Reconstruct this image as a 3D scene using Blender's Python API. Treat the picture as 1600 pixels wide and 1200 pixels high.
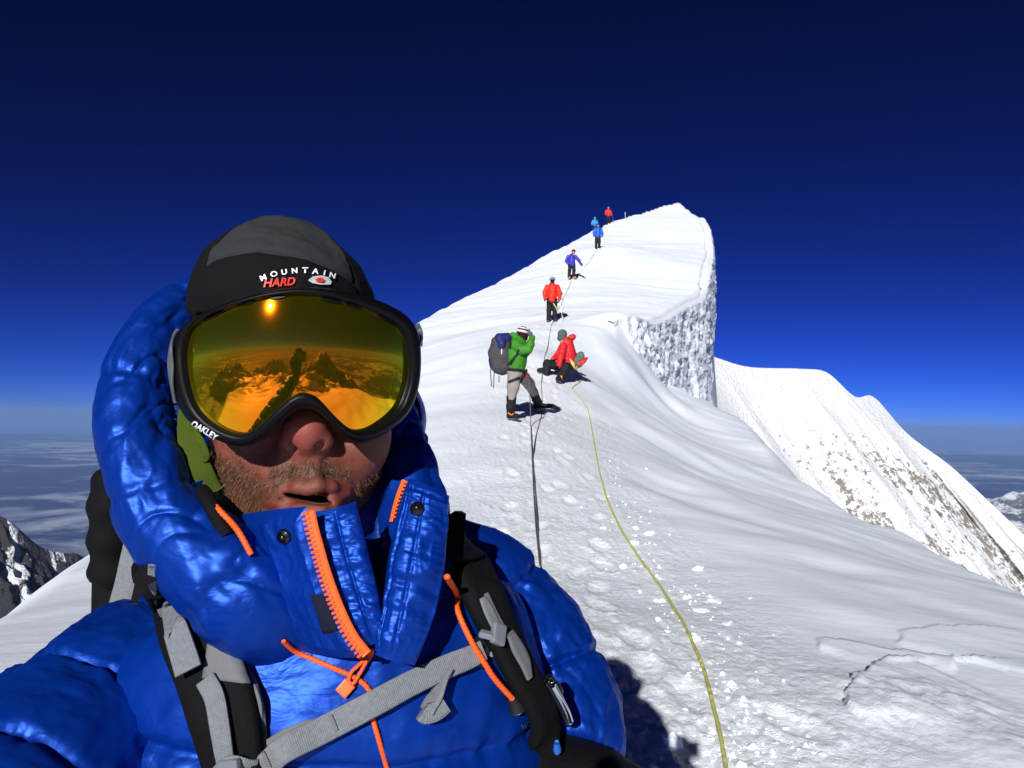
import bpy, bmesh, math, random
import numpy as np
from mathutils import Vector, Matrix

sc = bpy.context.scene
for _o in list(bpy.data.objects): bpy.data.objects.remove(_o)
R = math.radians

# ------------------------------------------------------------------ camera, sky, sun, exposure
FPX = 1186.0                                   # focal length in pixels of a 1600 px wide picture
PITCH, ROLL = R(2.7), R(1.1)
cam_data = bpy.data.cameras.new('camera'); cam = bpy.data.objects.new('camera', cam_data)
sc.collection.objects.link(cam); sc.camera = cam
CAMM = Matrix.Rotation(math.pi / 2 + PITCH, 4, 'X') @ Matrix.Rotation(ROLL, 4, 'Z')
cam.matrix_world = CAMM
cam_data.sensor_width = 36.0; cam_data.lens = 36.0 * FPX / 1600.0
cam_data.clip_start = 0.01; cam_data.clip_end = 200000.0

SUN_EL, SUN_AZ = R(22.0), R(13.0)              # azimuth: left of straight behind the camera
SUN_DIR = Vector((-math.sin(SUN_AZ) * math.cos(SUN_EL), -math.cos(SUN_AZ) * math.cos(SUN_EL), math.sin(SUN_EL)))
world = bpy.data.worlds.new('World'); sc.world = world; world.use_nodes = True
wn = world.node_tree; wn.nodes.clear()
w_out = wn.nodes.new('ShaderNodeOutputWorld'); w_bg = wn.nodes.new('ShaderNodeBackground')
w_sky = wn.nodes.new('ShaderNodeTexSky'); w_sky.sky_type = 'NISHITA'; w_sky.sun_disc = False
w_sky.sun_elevation = SUN_EL
w_sky.sun_rotation = math.atan2(SUN_DIR.x, SUN_DIR.y)
w_sky.altitude = 6000; w_sky.air_density = 1.0; w_sky.dust_density = 0.3; w_sky.ozone_density = 7.0
w_gam = wn.nodes.new('ShaderNodeGamma'); w_gam.inputs['Gamma'].default_value = 2.0
w_hsv = wn.nodes.new('ShaderNodeMix'); w_hsv.data_type = 'RGBA'; w_hsv.blend_type = 'MULTIPLY'; w_hsv.inputs[0].default_value = 1.0
w_hsv.inputs[7].default_value = (0.052, 0.040, 0.060, 1)    # deep, saturated high-altitude blue
w_bg.inputs['Strength'].default_value = 0.10
wn.links.new(w_sky.outputs[0], w_gam.inputs['Color']); wn.links.new(w_gam.outputs[0], w_hsv.inputs[6])
wn.links.new(w_hsv.outputs[2], w_bg.inputs['Color']); wn.links.new(w_bg.outputs[0], w_out.inputs['Surface'])

sun_data = bpy.data.lights.new('sun', 'SUN'); sun = bpy.data.objects.new('sun', sun_data)
sc.collection.objects.link(sun)
sun_data.energy = 5.0; sun_data.angle = R(0.53); sun_data.color = (1.0, 0.988, 0.97)
sun.rotation_euler = SUN_DIR.to_track_quat('Z', 'Y').to_euler()
sun.location = SUN_DIR * 60

sc.view_settings.view_transform = 'Standard'; sc.view_settings.look = 'None'
sc.view_settings.exposure = 0.19; sc.view_settings.gamma = 1.0; sc.view_settings.use_curve_mapping = False
sc.render.engine = 'CYCLES'
sc.cycles.use_denoising = True
sc.cycles.max_bounces = 6; sc.cycles.diffuse_bounces = 3; sc.cycles.glossy_bounces = 3
sc.cycles.volume_bounces = 0; sc.cycles.transmission_bounces = 3
sc.cycles.sample_clamp_indirect = 6.0

# ------------------------------------------------------------------ helpers
CM = np.array(CAMM)[:3, :3]
def P(px, py, d):
    """pixel of the 1600x1200 photograph and depth (m along the lens axis) -> point in the place"""
    return Vector(CM @ np.array(((px - 800) / FPX * d, -(py - 600) / FPX * d, -d)))
def PA(lst):
    return np.array([list(P(*p)) for p in lst])

def tag(o, label=None, cat=None, group=None, kind=None):
    if label: o['label'] = label
    if cat: o['category'] = cat
    if group: o['group'] = group
    if kind: o['kind'] = kind
    return o
def empty(name, loc=(0, 0, 0)):
    o = bpy.data.objects.new(name, None); sc.collection.objects.link(o); o.location = loc
    o.empty_display_size = 0.1
    return o
def link(name, me, mat=None, parent=None):
    o = bpy.data.objects.new(name, me); sc.collection.objects.link(o)
    if mat is not None:
        me.materials.clear(); me.materials.append(mat)
    if parent is not None:
        o.parent = parent
        p = parent; m = Matrix.Identity(4)
        chain = []
        while p is not None: chain.append(p); p = p.parent
        for q in reversed(chain): m = m @ Matrix.LocRotScale(q.location, q.rotation_euler, q.scale)
        o.matrix_parent_inverse = Matrix.Identity(4)
        mi = m.inverted()
        o.location = mi.translation; o.rotation_euler = mi.to_euler()
    return o
def mesh_np(name, verts, faces, smooth=True):
    """verts (N,3), faces (M,4) or (M,3) arrays"""
    verts = np.asarray(verts, dtype=np.float32); faces = np.asarray(faces, dtype=np.int32)
    me = bpy.data.meshes.new(name)
    k = faces.shape[1]; n = len(faces)
    me.vertices.add(len(verts)); me.vertices.foreach_set('co', verts.ravel())
    me.loops.add(n * k); me.loops.foreach_set('vertex_index', faces.ravel())
    me.polygons.add(n)
    me.polygons.foreach_set('loop_start', np.arange(0, n * k, k, dtype=np.int32))
    me.polygons.foreach_set('loop_total', np.full(n, k, dtype=np.int32))
    me.polygons.foreach_set('use_smooth', np.full(n, smooth, dtype=bool))
    me.update(calc_edges=True); me.validate()
    return me
def grid_faces(nu, nv, wrap_u=False, wrap_v=False):
    """vertex index = i*nv + j"""
    i = np.arange(nu if wrap_u else nu - 1); j = np.arange(nv if wrap_v else nv - 1)
    I, J = np.meshgrid(i, j, indexing='ij'); I2 = (I + 1) % nu; J2 = (J + 1) % nv
    return np.stack([I * nv + J, I2 * nv + J, I2 * nv + J2, I * nv + J2], -1).reshape(-1, 4)
def attr(me, name, vals):
    a = me.attributes.new(name, 'FLOAT', 'POINT'); a.data.foreach_set('value', np.asarray(vals, dtype=np.float32).ravel())

def _hash(ix, iy, iz, seed):
    h = (ix.astype(np.int64) * 374761393 + iy.astype(np.int64) * 668265263 + iz.astype(np.int64) * 2147483647 + seed * 974634777) & 0xffffffff
    h = ((h ^ (h >> 13)) * 1274126177) & 0xffffffff
    h = h ^ (h >> 16)
    return (h & 0xffff).astype(np.float32) / 32767.5 - 1.0
def noise(x, y, z=0.0, seed=0):
    """smooth value noise in -1..1"""
    x, y, z = np.broadcast_arrays(np.asarray(x, np.float64), np.asarray(y, np.float64), np.asarray(z, np.float64))
    fx, fy, fz = np.floor(x), np.floor(y), np.floor(z)
    tx, ty, tz = x - fx, y - fy, z - fz
    tx = tx * tx * tx * (tx * (tx * 6 - 15) + 10); ty = ty * ty * ty * (ty * (ty * 6 - 15) + 10); tz = tz * tz * (3 - 2 * tz)
    ix, iy, iz = fx.astype(np.int64), fy.astype(np.int64), fz.astype(np.int64)
    flat = np.all(tz == 0)
    def lay(k):
        a = _hash(ix, iy, iz + k, seed); b = _hash(ix + 1, iy, iz + k, seed)
        c = _hash(ix, iy + 1, iz + k, seed); d = _hash(ix + 1, iy + 1, iz + k, seed)
        return (a + (b - a) * tx) * (1 - ty) + (c + (d - c) * tx) * ty
    l0 = lay(0)
    if flat: return l0
    return l0 + (lay(1) - l0) * tz
def fbm(x, y, z=0.0, octaves=4, seed=0, gain=0.5):
    s = 0; a = 1.0; t = 0
    for o in range(octaves):
        s = s + a * noise(np.asarray(x) * 2.03 ** o + 13.7 * o, np.asarray(y) * 2.03 ** o - 7.1 * o, np.asarray(z) * 2.03 ** o, seed + o)
        t += a; a *= gain
    return s / t
def ridged(x, y, z=0.0, octaves=4, seed=0):
    s = 0; a = 1.0; t = 0
    for o in range(octaves):
        n = 1 - np.abs(noise(np.asarray(x) * 2.07 ** o + 3.3 * o, np.asarray(y) * 2.07 ** o + 9.1 * o, np.asarray(z) * 2.07 ** o, seed + o))
        s = s + a * n * n; t += a; a *= 0.5
    return s / t
def sstep(a, b, x):
    t = np.clip((np.asarray(x, float) - a) / (b - a), 0, 1); return t * t * (3 - 2 * t)
def gauss(x, c, w): return np.exp(-((np.asarray(x) - c) / w) ** 2)

def crom(pts, n, closed=False):
    """Catmull-Rom through rows of pts (any number of columns), n samples"""
    p = np.asarray(pts, float); m = len(p)
    if closed:
        t = np.linspace(0, m, n, endpoint=False); i = np.floor(t).astype(int); f = t - i
        g = lambda k: p[(i + k) % m]
    else:
        t = np.linspace(0, m - 1, n); i = np.minimum(np.floor(t).astype(int), m - 2); f = t - i
        q = np.vstack([2 * p[0] - p[1], p, 2 * p[-1] - p[-2]])
        g = lambda k: q[np.clip(i + k + 1, 0, m + 1)]
    f = f.reshape(-1, *([1] * (p.ndim - 1)))
    a, b, c, d = g(-1), g(0), g(1), g(2)
    return 0.5 * (2 * b + (c - a) * f + (2 * a - 5 * b + 4 * c - d) * f * f + (3 * b - a - 3 * c + d) * f ** 3)

# ------------------------------------------------------------------ materials
MATS = {}
class NT:
    """small wrapper for building a node tree"""
    def __init__(s, name):
        s.m = bpy.data.materials.new(name); s.m.use_nodes = True; s.t = s.m.node_tree
        s.b = s.t.nodes['Principled BSDF']; s.out = s.t.nodes['Material Output']; MATS[name] = s.m
        s._tc = None
    def n(s, typ, **kw):
        nd = s.t.nodes.new('ShaderNode' + typ)
        for k, v in kw.items(): setattr(nd, k, v)
        return nd
    def l(s, a, b): s.t.links.new(a, b)
    def set(s, sock, v):
        if hasattr(v, 'links') or isinstance(v, bpy.types.NodeSocket): s.l(v, sock)
        elif isinstance(v, (tuple, list)) and len(v) == 3 and sock.type == 'RGBA': sock.default_value = (*v, 1)
        else: sock.default_value = v
    def obj(s):
        if s._tc is None: s._tc = s.n('TexCoord')
        return s._tc.outputs['Object']
    def mapping(s, scale=(1, 1, 1), rot=(0, 0, 0), src=None):
        m = s.n('Mapping'); m.inputs['Scale'].default_value = scale; m.inputs['Rotation'].default_value = rot
        s.l(src or s.obj(), m.inputs['Vector']); return m.outputs[0]
    def noise(s, scale, detail=4, rough=0.55, vec=None, dist=0.0):
        nd = s.n('TexNoise'); nd.inputs['Scale'].default_value = scale; nd.inputs['Detail'].default_value = detail
        nd.inputs['Roughness'].default_value = rough; nd.inputs['Distortion'].default_value = dist
        s.l(vec or s.obj(), nd.inputs['Vector']); return nd.outputs['Fac']
    def voro(s, scale, feature='F1', vec=None, out='Distance'):
        nd = s.n('TexVoronoi', feature=feature); nd.inputs['Scale'].default_value = scale
        s.l(vec or s.obj(), nd.inputs['Vector']); return nd.outputs[out]
    def wave(s, scale, vec=None, dist=0.0, direction='X', detail=2):
        nd = s.n('TexWave', bands_direction=direction); nd.inputs['Scale'].default_value = scale
        nd.inputs['Distortion'].default_value = dist; nd.inputs['Detail'].default_value = detail
        s.l(vec or s.obj(), nd.inputs['Vector']); return nd.outputs['Fac']
    def ramp(s, fac, stops, interp='LINEAR'):
        nd = s.n('ValToRGB'); nd.color_ramp.interpolation = interp
        el = nd.color_ramp.elements
        while len(el) < len(stops): el.new(0.5)
        for e, (p, c) in zip(el, stops):
            e.position = p; e.color = (*c, 1) if isinstance(c, (tuple, list)) else (c, c, c, 1)
        s.l(fac, nd.inputs['Fac']); return nd.outputs['Color']
    def mix(s, fac, a, b):
        nd = s.n('Mix', data_type='RGBA'); s.set(nd.inputs['Factor'], fac)
        s.set(nd.inputs[6], a); s.set(nd.inputs[7], b); return nd.outputs[2]
    def math(s, op, a, b=0.0):
        nd = s.n('Math', operation=op); s.set(nd.inputs[0], a); s.set(nd.inputs[1], b); return nd.outputs[0]
    def attr(s, name):
        nd = s.n('Attribute', attribute_name=name); return nd.outputs['Fac']
    def bump(s, height, strength=0.3, distance=0.01, prev=None):
        nd = s.n('Bump'); nd.inputs['Strength'].default_value = strength; nd.inputs['Distance'].default_value = distance
        s.l(height, nd.inputs['Height'])
        if prev is not None: s.l(prev, nd.inputs['Normal'])
        return nd.outputs[0]
    def base(s, color=None, rough=0.5, metal=0.0, spec=0.5, normal=None, coat=0.0, coat_rough=0.1, sheen=0.0, sss=0.0):
        b = s.b.inputs
        if color is not None: s.set(b['Base Color'], color)
        s.set(b['Roughness'], rough); b['Metallic'].default_value = metal; s.set(b['Specular IOR Level'], spec)
        if normal is not None: s.l(normal, b['Normal'])
        b['Coat Weight'].default_value = coat; b['Coat Roughness'].default_value = coat_rough
        b['Sheen Weight'].default_value = sheen
        if sss: b['Subsurface Weight'].default_value = sss
        return s.m
def simple(name, color, rough=0.6, metal=0.0, spec=0.4, bump_scale=None, bump_strength=0.2, bump_dist=0.002, vary=0.12):
    t = NT(name)
    c = color
    if vary:
        f = t.noise(60 if bump_scale is None else bump_scale * 0.4, 3)
        c = t.mix(f, tuple(v * (1 - vary) for v in color), tuple(min(1, v * (1 + vary)) for v in color))
    nm = t.bump(t.noise(bump_scale, 3), bump_strength, bump_dist) if bump_scale else None
    return t.base(c, rough, metal, spec, nm)

def mat_snow():
    t = NT('snow')
    n1 = t.noise(0.5, 6, 0.62, t.mapping((0.35, 2.6, 1), (0, 0, R(-20))), 0.3)
    n1 = t.ramp(n1, [(0.36, 0.0), (0.62, 1.0)])
    col = t.mix(n1, (0.80, 0.855, 0.945), (0.885, 0.92, 0.97))
    ra = t.attr('rough'); col = t.mix(t.math('MULTIPLY', ra, 0.8), col, (0.90, 0.935, 0.98))
    wv = t.n('VectorMath', operation='ADD'); nn_ = t.n('TexNoise'); nn_.inputs['Scale'].default_value = 18; t.l(t.obj(), nn_.inputs['Vector']); sc_ = t.n('VectorMath', operation='SCALE'); sc_.inputs['Scale'].default_value = 0.05; t.l(nn_.outputs['Color'], sc_.inputs[0]); t.l(t.obj(), wv.inputs[0]); t.l(sc_.outputs[0], wv.inputs[1])
    fine = t.math('ADD', t.math('MULTIPLY', t.math('SUBTRACT', 1.0, t.voro(17, 'F1', wv.outputs[0])), 0.55), t.math('MULTIPLY', t.noise(40, 5, 0.7), 0.5)); grain = t.noise(160, 3, 0.7); soft = t.noise(3.2, 4, 0.55, t.mapping((1, 2.4, 1), (0, 0, R(-18))))
    h = t.math('ADD', t.math('MULTIPLY', fine, t.math('ADD', t.math('MULTIPLY', ra, 1.0), 0.05)), t.math('MULTIPLY', soft, 0.35))
    h = t.math('ADD', h, t.math('MULTIPLY', grain, t.math('ADD', t.math('MULTIPLY', ra, 0.28), 0.03)))
    bp = t.bump(h, 0.65, 0.03)
    t.base(col, t.math('SUBTRACT', 0.62, t.math('MULTIPLY', ra, 0.14)), 0, 0.3, bp)
    return t.m
mat_snow()
def mat_cliff():
    t = NT('cornice_snow')
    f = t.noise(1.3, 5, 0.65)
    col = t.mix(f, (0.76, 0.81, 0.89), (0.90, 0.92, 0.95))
    bp = t.bump(t.noise(8.0, 6, 0.72, t.mapping((1, 1, 0.6))), 0.6, 0.10)
    t.base(col, 0.7, 0, 0.2, bp); return t.m
mat_cliff()
def mat_rock_snow(name, rock_a, rock_b, scale):
    t = NT(name)
    a = t.attr('rock')
    n = t.noise(scale, 6, 0.7)
    m = t.ramp(t.math('ADD', a, t.math('MULTIPLY', t.math('SUBTRACT', n, 0.5), 1.9)), [(0.50, 0.0), (0.60, 1.0)])
    rc = t.mix(t.noise(scale * 1.7, 5), rock_a, rock_b)
    col = t.mix(m, (0.86, 0.88, 0.90), rc)
    bp = t.bump(t.noise(scale * 2.0, 6, 0.65), 0.7, 1.2 / scale)
    t.base(col, 0.75, 0, 0.2, bp); return t.m
mat_rock_snow('flank_rock', (0.16, 0.14, 0.125), (0.40, 0.35, 0.30), 0.75)
mat_rock_snow('far_rock_shade', (0.022, 0.022, 0.026), (0.065, 0.058, 0.055), 0.012)  # dark rock, toned down further so the colour carries the ridge's shade
mat_rock_snow('hill_rock', (0.10, 0.11, 0.12), (0.22, 0.20, 0.18), 0.0035)

# ------------------------------------------------------------------ the snow ridge
def tps_fit(xyz, lam=0.02):
    x = xyz[:, :2] / 10.0; n = len(x)
    d = np.sqrt(((x[:, None] - x[None]) ** 2).sum(-1)); K = np.where(d > 0, d * d * np.log(d + 1e-12), 0) + lam * np.eye(n) * 0.1
    Pm = np.hstack([np.ones((n, 1)), x])
    A = np.block([[K, Pm], [Pm.T, np.zeros((3, 3))]])
    w = np.linalg.solve(A, np.concatenate([xyz[:, 2], np.zeros(3)]))
    return x, w
def tps_eval(fit, X, Y):
    c, w = fit; n = len(c); x = np.asarray(X) / 10.0; y = np.asarray(Y) / 10.0
    out = w[n] + w[n + 1] * x + w[n + 2] * y
    for i in range(n):
        r2 = (x - c[i, 0]) ** 2 + (y - c[i, 1]) ** 2
        out = out + w[i] * 0.5 * r2 * np.log(r2 + 1e-12)
    return out

left_edge = PA([(-160, 1100, 3.2), (0, 985, 5), (148, 868, 9), (300, 758, 14), (430, 664, 20), (560, 572, 27), (650, 509, 33), (690, 486, 37),
                (780, 441, 46), (830, 415, 53), (880, 388, 60), (912, 370, 68), (945, 351, 79), (1000, 333, 88), (1033, 322, 92.5), (1062, 314, 96)])
path = PA([(1130, 1195, 3.1), (950, 1010, 4.4), (860, 900, 6.2), (870, 780, 8.8), (850, 700, 11.7), (818, 656, 13.8), (850, 560, 21), (862, 503, 29.6),
           (894, 436, 43), (936, 389, 52), (985, 345, 79)])
right_low = PA([(1600, 925, 8.2), (1400, 832, 13), (1240, 748, 19), (1185, 690, 26), (1150, 650, 34), (1112, 617, 46), (1045, 613, 31),
                (985, 578, 25.5), (1030, 660, 22), (1080, 740, 15), (1300, 1000, 5.0), (1600, 1190, 3.0), (1200, 900, 6.6), (1150, 810, 10), (982, 532, 29), (1013, 573, 30), (1075, 616, 38), (1010, 620, 25), (1045, 636, 27.5), (1012, 598, 27.5), (1062, 624, 30), (980, 556, 27.2), (1100, 640, 30)])
upper = PA([(1010, 501, 31), (1060, 479, 38), (1102, 450, 46), (1113, 400, 60), (1108, 362, 74), (1097, 341, 83), (1066, 318, 95), (976, 488, 29.2), (1010, 440, 45), (1040, 380, 66)])
here = np.array([(-0.1, 0.7, -1.66), (0.6, 1.5, -1.62), (-1.6, 0.8, -1.72), (2.0, 0.3, -1.75), (0, -1.5, -1.85), (-2.2, -3, -2.1), (2.5, -3, -2.2), (0, -8, -3.0), (0.5, -16, -4.6),
                 (-3, -16, -4.9), (4, -16, -5.0), (1.5, -34, -8.2), (-4, -34, -8.8), (6, -34, -9)])
FIT_M = tps_fit(np.vstack([left_edge, path, right_low, here]))
FIT_A = tps_fit(np.vstack([left_edge, path, upper, here, right_low[8:14]]))
lip = np.array([P(960, 505, 28.2)[:2], P(1010, 501, 31)[:2], P(1060, 479, 38)[:2], P(1102, 450, 46)[:2], P(1113, 400, 60)[:2], P(1109, 362, 74)[:2], P(1098, 340, 84)[:2], P(1066, 314, 96.2)[:2]])
ridge_poly = np.vstack([[(-44, -80), (-28, -45), (-15, -20), (-7.5, -8), (-4, -2.5), (-2.4, 1)], left_edge[:, :2], lip[::-1][1:5] - np.array((0.45, 0.0)), right_low[[5, 4, 3, 2, 1, 0], :2],
                        [(5.2, 4.5), (5.6, 1), (7.5, -3), (11, -8), (17, -20), (26, -45), (30, -80)]])
def seg_dist(poly, X, Y, closed):
    """unsigned distance and, for a closed polygon, inside flag"""
    best = np.full(X.shape, 1e9); ins = np.zeros(X.shape, bool)
    m = len(poly)
    for i in range(m if closed else m - 1):
        ax, ay = poly[i]; bx, by = poly[(i + 1) % m]
        dx, dy = bx - ax, by - ay
        t = np.clip(((X - ax) * dx + (Y - ay) * dy) / (dx * dx + dy * dy), 0, 1)
        best = np.minimum(best, (X - ax - t * dx) ** 2 + (Y - ay - t * dy) ** 2)
        if closed:
            c = ((ay > Y) != (by > Y)) & (X < (bx - ax) * (Y - ay) / (by - ay + 1e-12) + ax)
            ins ^= c
    return np.sqrt(best), ins
upper_poly = np.vstack([[(-60, 28.0), (2.2, 28.0)], lip, [(24, 130), (-60, 130)]])
path_xy = np.vstack([[(0.6, -60), (0.4, -8), (0.5, 1)], path[:, :2]])
def ledge(X, Y, line, width, h):
    """a wind-carved edge along a polyline: raised on its right-hand side, easing off over `width`"""
    best = np.full(X.shape, 1e9); s = np.zeros(X.shape); tt = np.zeros(X.shape); m = len(line)
    for i in range(m - 1):
        ax, ay = line[i]; bx, by = line[i + 1]; dx, dy = bx - ax, by - ay
        t = np.clip(((X - ax) * dx + (Y - ay) * dy) / (dx * dx + dy * dy), 0, 1)
        ex, ey = X - ax - t * dx, Y - ay - t * dy; d = ex * ex + ey * ey
        k = d < best; best = np.where(k, d, best); s = np.where(k, np.sign(dx * ey - dy * ex), s); tt = np.where(k, (i + t) / (m - 1), tt)
    d = np.sqrt(best); fade = sstep(0, 0.12, tt) * (1 - sstep(0.88, 1, tt))
    return np.where(s < 0, h * np.exp(-(d / width) ** 2) * sstep(0, 0.018, d), 0) * fade
def gnd_xy(px, py, d): v = P(px, py, d); return (v.x, v.y)
LEDGES = [([gnd_xy(1268, 1032, 4.45), gnd_xy(1285, 1012, 4.7), gnd_xy(1340, 1012, 4.7), gnd_xy(1400, 1020, 4.6), gnd_xy(1480, 1015, 4.65), gnd_xy(1500, 1050, 4.3)], 0.34, 0.026),
          ([gnd_xy(1345, 1150, 3.35), gnd_xy(1322, 1118, 3.6), gnd_xy(1338, 1078, 3.95), gnd_xy(1345, 1050, 4.2), gnd_xy(1400, 1035, 4.4), gnd_xy(1450, 1030, 4.45)], 0.5, 0.034),
          ([gnd_xy(1395, 1000, 4.8), gnd_xy(1400, 975, 5.1), gnd_xy(1460, 955, 5.4), gnd_xy(1600, 935, 5.8)], 0.4, 0.018)]
PRINTS = []
_rp = random.Random(3)
for _i in range(len(path_xy) - 1):
    (ax_, ay_), (bx_, by_) = path_xy[_i], path_xy[_i + 1]; L_ = math.hypot(bx_ - ax_, by_ - ay_)
    if ay_ < 0.9 or ay_ > 44: continue
    for _k in range(int(L_ / 0.28)):
        u_ = (_k + _rp.random() * .5) * 0.28 / L_; a_ = math.atan2(bx_ - ax_, by_ - ay_) + _rp.uniform(-.35, .35)
        sd_ = (1 if _k % 2 else -1) * 0.16 + _rp.uniform(-.4, .4); PRINTS.append((ax_ + (bx_ - ax_) * u_ + sd_, ay_ + (by_ - ay_) * u_, math.cos(a_), math.sin(a_)))
def ridge_height(X, Y, detail=True):
    X = np.asarray(X, float); Y = np.asarray(Y, float)
    M = tps_eval(FIT_M, X, Y); A = tps_eval(FIT_A, X, Y)
    d, ins = seg_dist(upper_poly, X, Y, True); s = np.where(ins, d, -d)
    near = sstep(4.0, 2.6, X)
    bw = 0.25 + 3.0 * near
    w = sstep(-bw, bw, s)
    Z = M + (A - M) * w
    dl, _ = seg_dist(lip[:4], X, Y, False)
    d, ins = seg_dist(ridge_poly, X, Y, True); o = np.where(ins, 0, d)
    k = np.where((Y > 40) & (X > 8), 14.0, 1.05); a = np.where((Y > 40) & (X > 8), 0.1, 0.5)
    Z = Z - k * (np.sqrt(o * o + a * a) - a)
    rough = np.zeros_like(Z)
    if detail:
        dist = np.sqrt(X * X + Y * Y)
        dp, _ = seg_dist(path_xy, X, Y, False)
        wig = noise(X * 0.5, Y * 0.35, 0, 5)
        trod = sstep(2.4, 0.6, np.maximum(dp + 0.7 * wig, (X - 0.75 - 0.03 * Y) * 2.0)) * sstep(60, 20, Y)
        c, sn = math.cos(R(20)), math.sin(R(20)); u = X * c + Y * sn; v = -X * sn + Y * c
        Z = Z + 0.07 * fbm(u * 0.28, v * 0.5, 0, 3, 1) * sstep(1.5, 6, dist)
        streak = fbm(u * 0.22, v * 1.3, 0, 4, 11, 0.55)
        amp = 0.012 + 0.0022 * np.clip(Y, 0, 60)
        far = sstep(16, 30, Y)
        Z = Z + amp * streak * (0.22 + 0.78 * far) + 0.10 * far * np.maximum(0, ridged(u * 0.13, v * 0.6, 0, 3, 21) - 0.55)
        # smooth drifts on the lee side
        Z = Z + 0.13 * fbm(X * 0.42 + 0.2 * Y, Y * 0.34, 0, 3, 41) * sstep(0.8, 2.6, X) * sstep(30, 14, Y)
        Z = Z + trod * (0.030 * np.abs(fbm(X * 8, Y * 6, 0, 4, 31, 0.7)) + 0.016 * fbm(X * 2.2, Y * 1.6, 0, 2, 33))
        Z = Z + sstep(-2, -9, Y) * (1.0 * fbm(X * 0.16, Y * 0.16, 0, 5, 45, .55) + 3.4 * (ridged(X * 0.075 + 2, Y * 0.085, 0, 5, 47) - 0.55))
        for fx, fy, fc, fs_ in PRINTS:
            k = (np.abs(X - fx) < .6) & (np.abs(Y - fy) < .6)
            if k.any():
                ex, ey = X[k] - fx, Y[k] - fy; a, b = (ex * fc - ey * fs_) / .075, (ex * fs_ + ey * fc) / .17; q = a * a + b * b
                Z[k] += -0.024 * np.exp(-q * q) + 0.008 * np.exp(-((q - 2.2) / 1.0) ** 2)
        for line, wd, h in LEDGES:
            Z = Z + ledge(X + 0.10 * fbm(X * 5, Y * 5, 0, 4, 51), Y + 0.10 * fbm(X * 5, Y * 5, 3.3, 4, 52), np.array(line), wd, h)
        plate = gauss(X, 2.05, 0.62) * gauss(Y, 3.75, 0.5)
        Z = Z + plate * 0.042 * fbm(X * 4, Y * 4, 0, 5, 61, 0.6)
        rough = np.clip(trod + 0.5 * plate, 0, 1)
    return (Z, rough) if detail else Z
def ground_z(x, y):
    return float(ridge_height(np.array([x]), np.array([y]))[0][0])

th_front = np.linspace(R(-47), R(50), 760)          # measured from +Y towards +X
th_back = np.linspace(R(50), R(313), 250)[1:-1]
TH = np.concatenate([th_front, th_back])
rr = [0.25]
while rr[-1] < 170:
    r_ = rr[-1]; rr.append(r_ + max(0.022, 0.0078 * r_ if r_ < 60 else 0.011 * r_))
RR = np.array(rr)
TT, RG = np.meshgrid(TH, RR)
GX, GY = RG * np.sin(TT), RG * np.cos(TT)
GZ, GR = ridge_height(GX, GY)
n_r, n_t = GX.shape
vv = np.stack([GX, GY, GZ], -1).reshape(-1, 3)
ff = grid_faces(n_r, n_t, False, True)[:, ::-1]
me = mesh_np('snow_ridge', vv, ff)
attr(me, 'rough', GR)
snow_ridge = link('snow_ridge', me, MATS['snow']); tag(snow_ridge, kind='structure')

# crusty broken face under the cornice lip
def cornice_face():
    lp = crom(np.vstack([lip[:7]]), 300)
    seg = np.gradient(lp, axis=0); nrm = np.stack([seg[:, 1], -seg[:, 0]], -1); nrm /= np.linalg.norm(nrm, axis=1)[:, None]
    inx, iny = lp[:, 0] - 0.3 * nrm[:, 0], lp[:, 1] - 0.3 * nrm[:, 1]
    zt = tps_eval(FIT_A, inx, iny)
    zb = np.maximum(tps_eval(FIT_M, lp[:, 0] + 0.9 * nrm[:, 0], lp[:, 1] + 0.9 * nrm[:, 1]) - 0.4, zt - 14)
    nv = 150; vs = np.linspace(0, 1, nv)
    V = vs[None, :]; H = (zt - zb)[:, None]
    s_len = np.concatenate([[0], np.cumsum(np.linalg.norm(np.diff(lp, axis=0), axis=1))])[:, None]
    Z = zt[:, None] - 0.05 - V * H
    taper = sstep(0, 0.16, np.linspace(0, 1, 300))[:, None]
    cn = sstep(48, 42, lp[:, 1])[:, None]; off = -0.3 - 0.6 * (1 - cn) + (0.25 + 0.6 * (1 - cn)) * sstep(0, 0.05, V) + (0.25 + 0.35 * V) * taper
    nx = s_len * 1.0; lump = fbm(nx * 1.3, Z * 1.4, 0, 5, 71, 0.62); rid = ridged(nx * 0.6, Z * 0.8, 0, 4, 75)
    corner = sstep(48, 42, lp[:, 1])[:, None]; off = np.where(off > 0, off * (0.45 + 0.55 * corner), off); off = off + (0.9 + 0.1 * corner) * (0.20 * lump + 0.26 * (rid - 0.5) + 0.10 * fbm(nx * 4, Z * 2.2, 0, 4, 78, .65)) * sstep(0.0, 0.12, V) * (0.25 + 0.75 * taper)
    Xc = lp[:, 0:1] + nrm[:, 0:1] * off; Yc = lp[:, 1:2] + nrm[:, 1:2] * off
    me = mesh_np('cornice_face', np.stack([Xc, Yc, Z], -1).reshape(-1, 3), grid_faces(300, nv)[:, ::-1])
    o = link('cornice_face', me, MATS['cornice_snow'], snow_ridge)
    return o
cornice_face()

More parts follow.
